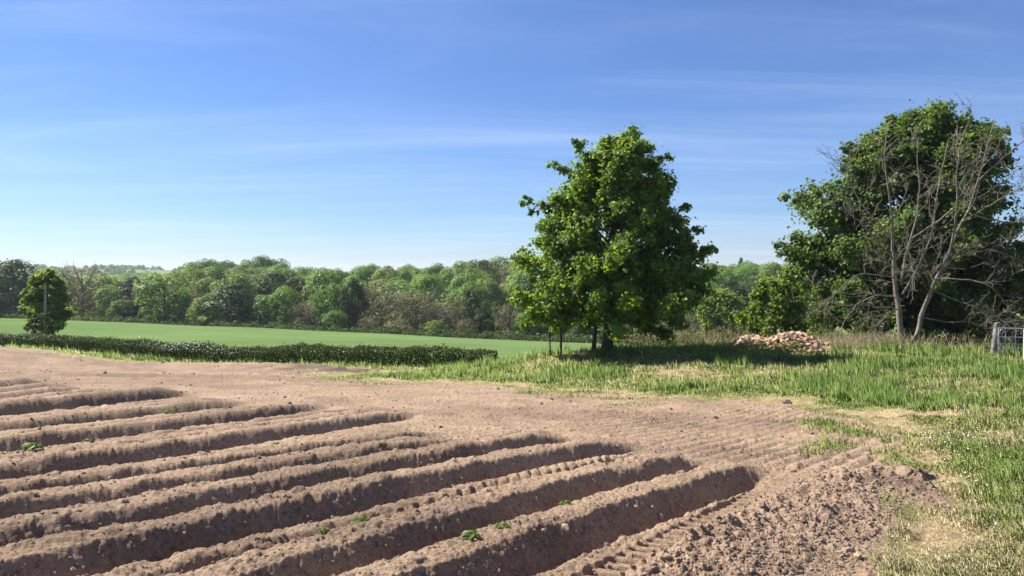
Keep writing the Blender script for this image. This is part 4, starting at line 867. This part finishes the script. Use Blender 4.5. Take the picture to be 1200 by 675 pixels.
# telegraph pole with its wires
D = 63.0; x, y = at(52, D); z = gz(x, y); zt = EYE - (334 - Y0) / F * D
T = Tubes(); T.add([(0, 0, -.4), (.02, 0, (zt - z) * .5), (.10, 0, zt - z)], [.11, .10, .085], 10); pole = empty('utility_pole', (x, y, z)); link('shaft', T.mesh('shaft', M['wood']), pole)
tag(pole, 'thin grey wooden utility pole standing before the small round tree', 'pole')
def wire(dx, pts_end, lab):
    a = np.array([x + dx * .1, y, zt - .20]); e = np.array(pts_end); u = np.linspace(0, 1, 24)[:, None]; p = a + (e - a) * u; p[:, 2] -= (np.sin(u[:, 0] * math.pi)) * 1.0; T = Tubes(); T.add(p, np.full(24, .006), 4); tag(link('overhead_wire', T.mesh('overhead_wire', M['wire'])), lab, 'wire', 'overhead wires at the pole')
xb, yb = at(232, 150); xa, ya = at(-260, 58)
wire(.5, (xb, yb, EYE - (346 - Y0) / F * 150), 'thin overhead wire running right from the pole towards the wood'); wire(-.3, (xa, ya, EYE - (341 - Y0) / F * 58), 'thin overhead wire running left from the pole out of view')

# ------------------------------------------------------------------ weeds and stones in the field
def weed_proto(seed):
    r = np.random.default_rng(seed); n = 16; a = r.uniform(0, 6.28, n); ln = r.uniform(.03, .07, n); C = np.stack([np.cos(a) * ln * .7, np.sin(a) * ln * .7, r.uniform(.01, .05, n)], 1); Nn = np.stack([np.cos(a) * .4, np.sin(a) * .4, np.ones(n)], 1)
    V, Fc = leaf_arrays(C, Nn, ln * 1.3, .6, .1); return V, Fc
wm = []
for i in range(3):
    V, Fc = weed_proto(i); wm.append(mesh_np('leaves', V, Fc, M['leaf_lime'], False))
for k, (px, py, sc_, lab) in enumerate([(35, 536, 1.7, 'largest green weed on the ridges at the left edge'), (195, 489, 1.5, 'pale green weed tuft on a far ridge at upper left'), (102, 526, 1.1, 'small green weed just right of the largest weed at left'),
        (321, 531, 1.0, 'green weed seedling left of centre on a middle ridge'), (376, 645, .9, 'leftmost of the weed seedlings on the nearest tracked ridge'), (421, 632, 1.0, 'weed seedling above the nearest furrow left of bottom centre'),
        (551, 652, 1.0, 'nearest green weed seedling at bottom centre'), (588, 640, .9, 'green weed seedling just right of the nearest one'), (448, 532, 1.0, 'weed seedling near the end of a short middle ridge'), (663, 606, .8, 'small weed seedling on the crest right of bottom centre')]):
    x, y = unproj(px, py); r = link('weed_seedling', wm[k % 3], None, (x, y, g1(x, y) - .005)); r.scale = (sc_,) * 3; r.rotation_euler[2] = k
    tag(r, lab, 'weed', 'green weeds on the ridges')
sm = []
for i in range(4):
    v, f = rock_proto(200 + i); sm.append(mesh_np('stone', v, f, (M['stoneA'], M['stoneB'], M['clod'], M['clod'])[i], False))
for k, (px, py, s_, mi, lab) in enumerate([(922, 474, .13, 2, 'biggest dark lump at the soil edge below the bank'), (866, 479, .09, 2, 'dark stone on the headland below the left end of the rubble'), (840, 486, .08, 0, 'pinkish flat stone on the harrowed headland'),
        (943, 484, .06, 2, 'small clod right of the biggest lump at the soil edge'), (1013, 503, .05, 0, 'small pink stone at the right end of the headland'), (787, 476, .06, 2, 'dark clod at the soil edge right of the lone tree'),
        (635, 473, .06, 2, 'dark clod on the soil left of the lone tree trunk'), (463, 486, .13, 3, 'dark lump of earth at the end of a ridge left of centre'), (907, 594, .07, 3, 'dark clod on the crest of the rough earth bank'),
        (1008, 655, .06, 0, 'pinkish stone near the grass at the bottom right'), (870, 632, .045, 1, 'pale stone on the slope of the rough earth bank'), (1062, 572, .12, 3, 'dark upturned clod sticking out of the bank near the grass')]):
    x, y = unproj(px, py); o = link('field_stone', sm[mi], None, (x, y, g1(x, y) + s_ * .2)); o.scale = (s_, s_ * .8, s_ * .65); o.rotation_euler = (.2 * k, .3 * k, k); tag(o, lab, 'stone', 'loose stones on the soil')

# daisies in the short grass
def daisies():
    n = 170; px = rng.normal(1110, 38, n); D = rng.normal(11.0, 1.3, n); n2 = 70; px = np.concatenate([px, rng.uniform(1060, 1260, n2)]); D = np.concatenate([D, rng.uniform(6, 14, n2)])
    x = (px - CX) / F * D; y = D; k = sdist(x, y) < -.3; x, y = x[k], y[k]; z = ground(x, y) + rng.uniform(.07, .16, len(x)); C = np.stack([x, y, z], 1); a = np.arange(6) * math.pi / 3; r = rng.uniform(.007, .012, len(x)); tl = rng.normal(0, .3, (len(x), 2))
    V = [C]
    for q in a: V.append(C + np.stack([np.cos(q) * r, np.sin(q) * r, np.cos(q) * r * tl[:, 0] + np.sin(q) * r * tl[:, 1]], 1))
    V = np.stack(V, 1).reshape(-1, 3); f = np.array([[0, 1 + i, 1 + (i + 1) % 6] for i in range(6)]); Fc = (f[None] + (np.arange(len(x)) * 7)[:, None, None]).reshape(-1, 3)
    tag(link('daisies', mesh_np('daisies', V, Fc, M['petal'], False)), 'tiny white daisies sprinkled in the short grass at right', 'flowers', kind='stuff')
daisies()

# ------------------------------------------------------------------ thin haze over the valley
def haze():
    lo = float(GV[:, 2].min()) - 1.0; hi = 45.0; R_ = 9300.0
    v = np.array([(a * R_, b * R_, c) for c in (lo, hi) for a, b in ((-1, -1), (1, -1), (1, 1), (-1, 1))]); f = np.array([(0, 3, 2, 1), (4, 5, 6, 7), (0, 1, 5, 4), (1, 2, 6, 5), (2, 3, 7, 6), (3, 0, 4, 7)])
    m, t = mat_new('haze_air'); o = nd(t, 'ShaderNodeOutputMaterial'); pv = nd(t, 'ShaderNodeVolumePrincipled'); pv.inputs['Color'].default_value = (.82, .90, 1, 1); pv.inputs['Density'].default_value = 0.00016; pv.inputs['Anisotropy'].default_value = .2
    t.links.new(pv.outputs[0], o.inputs['Volume']); tag(link('haze', mesh_np('haze', v, f, m)), 'thin pale haze over the valley', 'haze', kind='stuff')
haze()
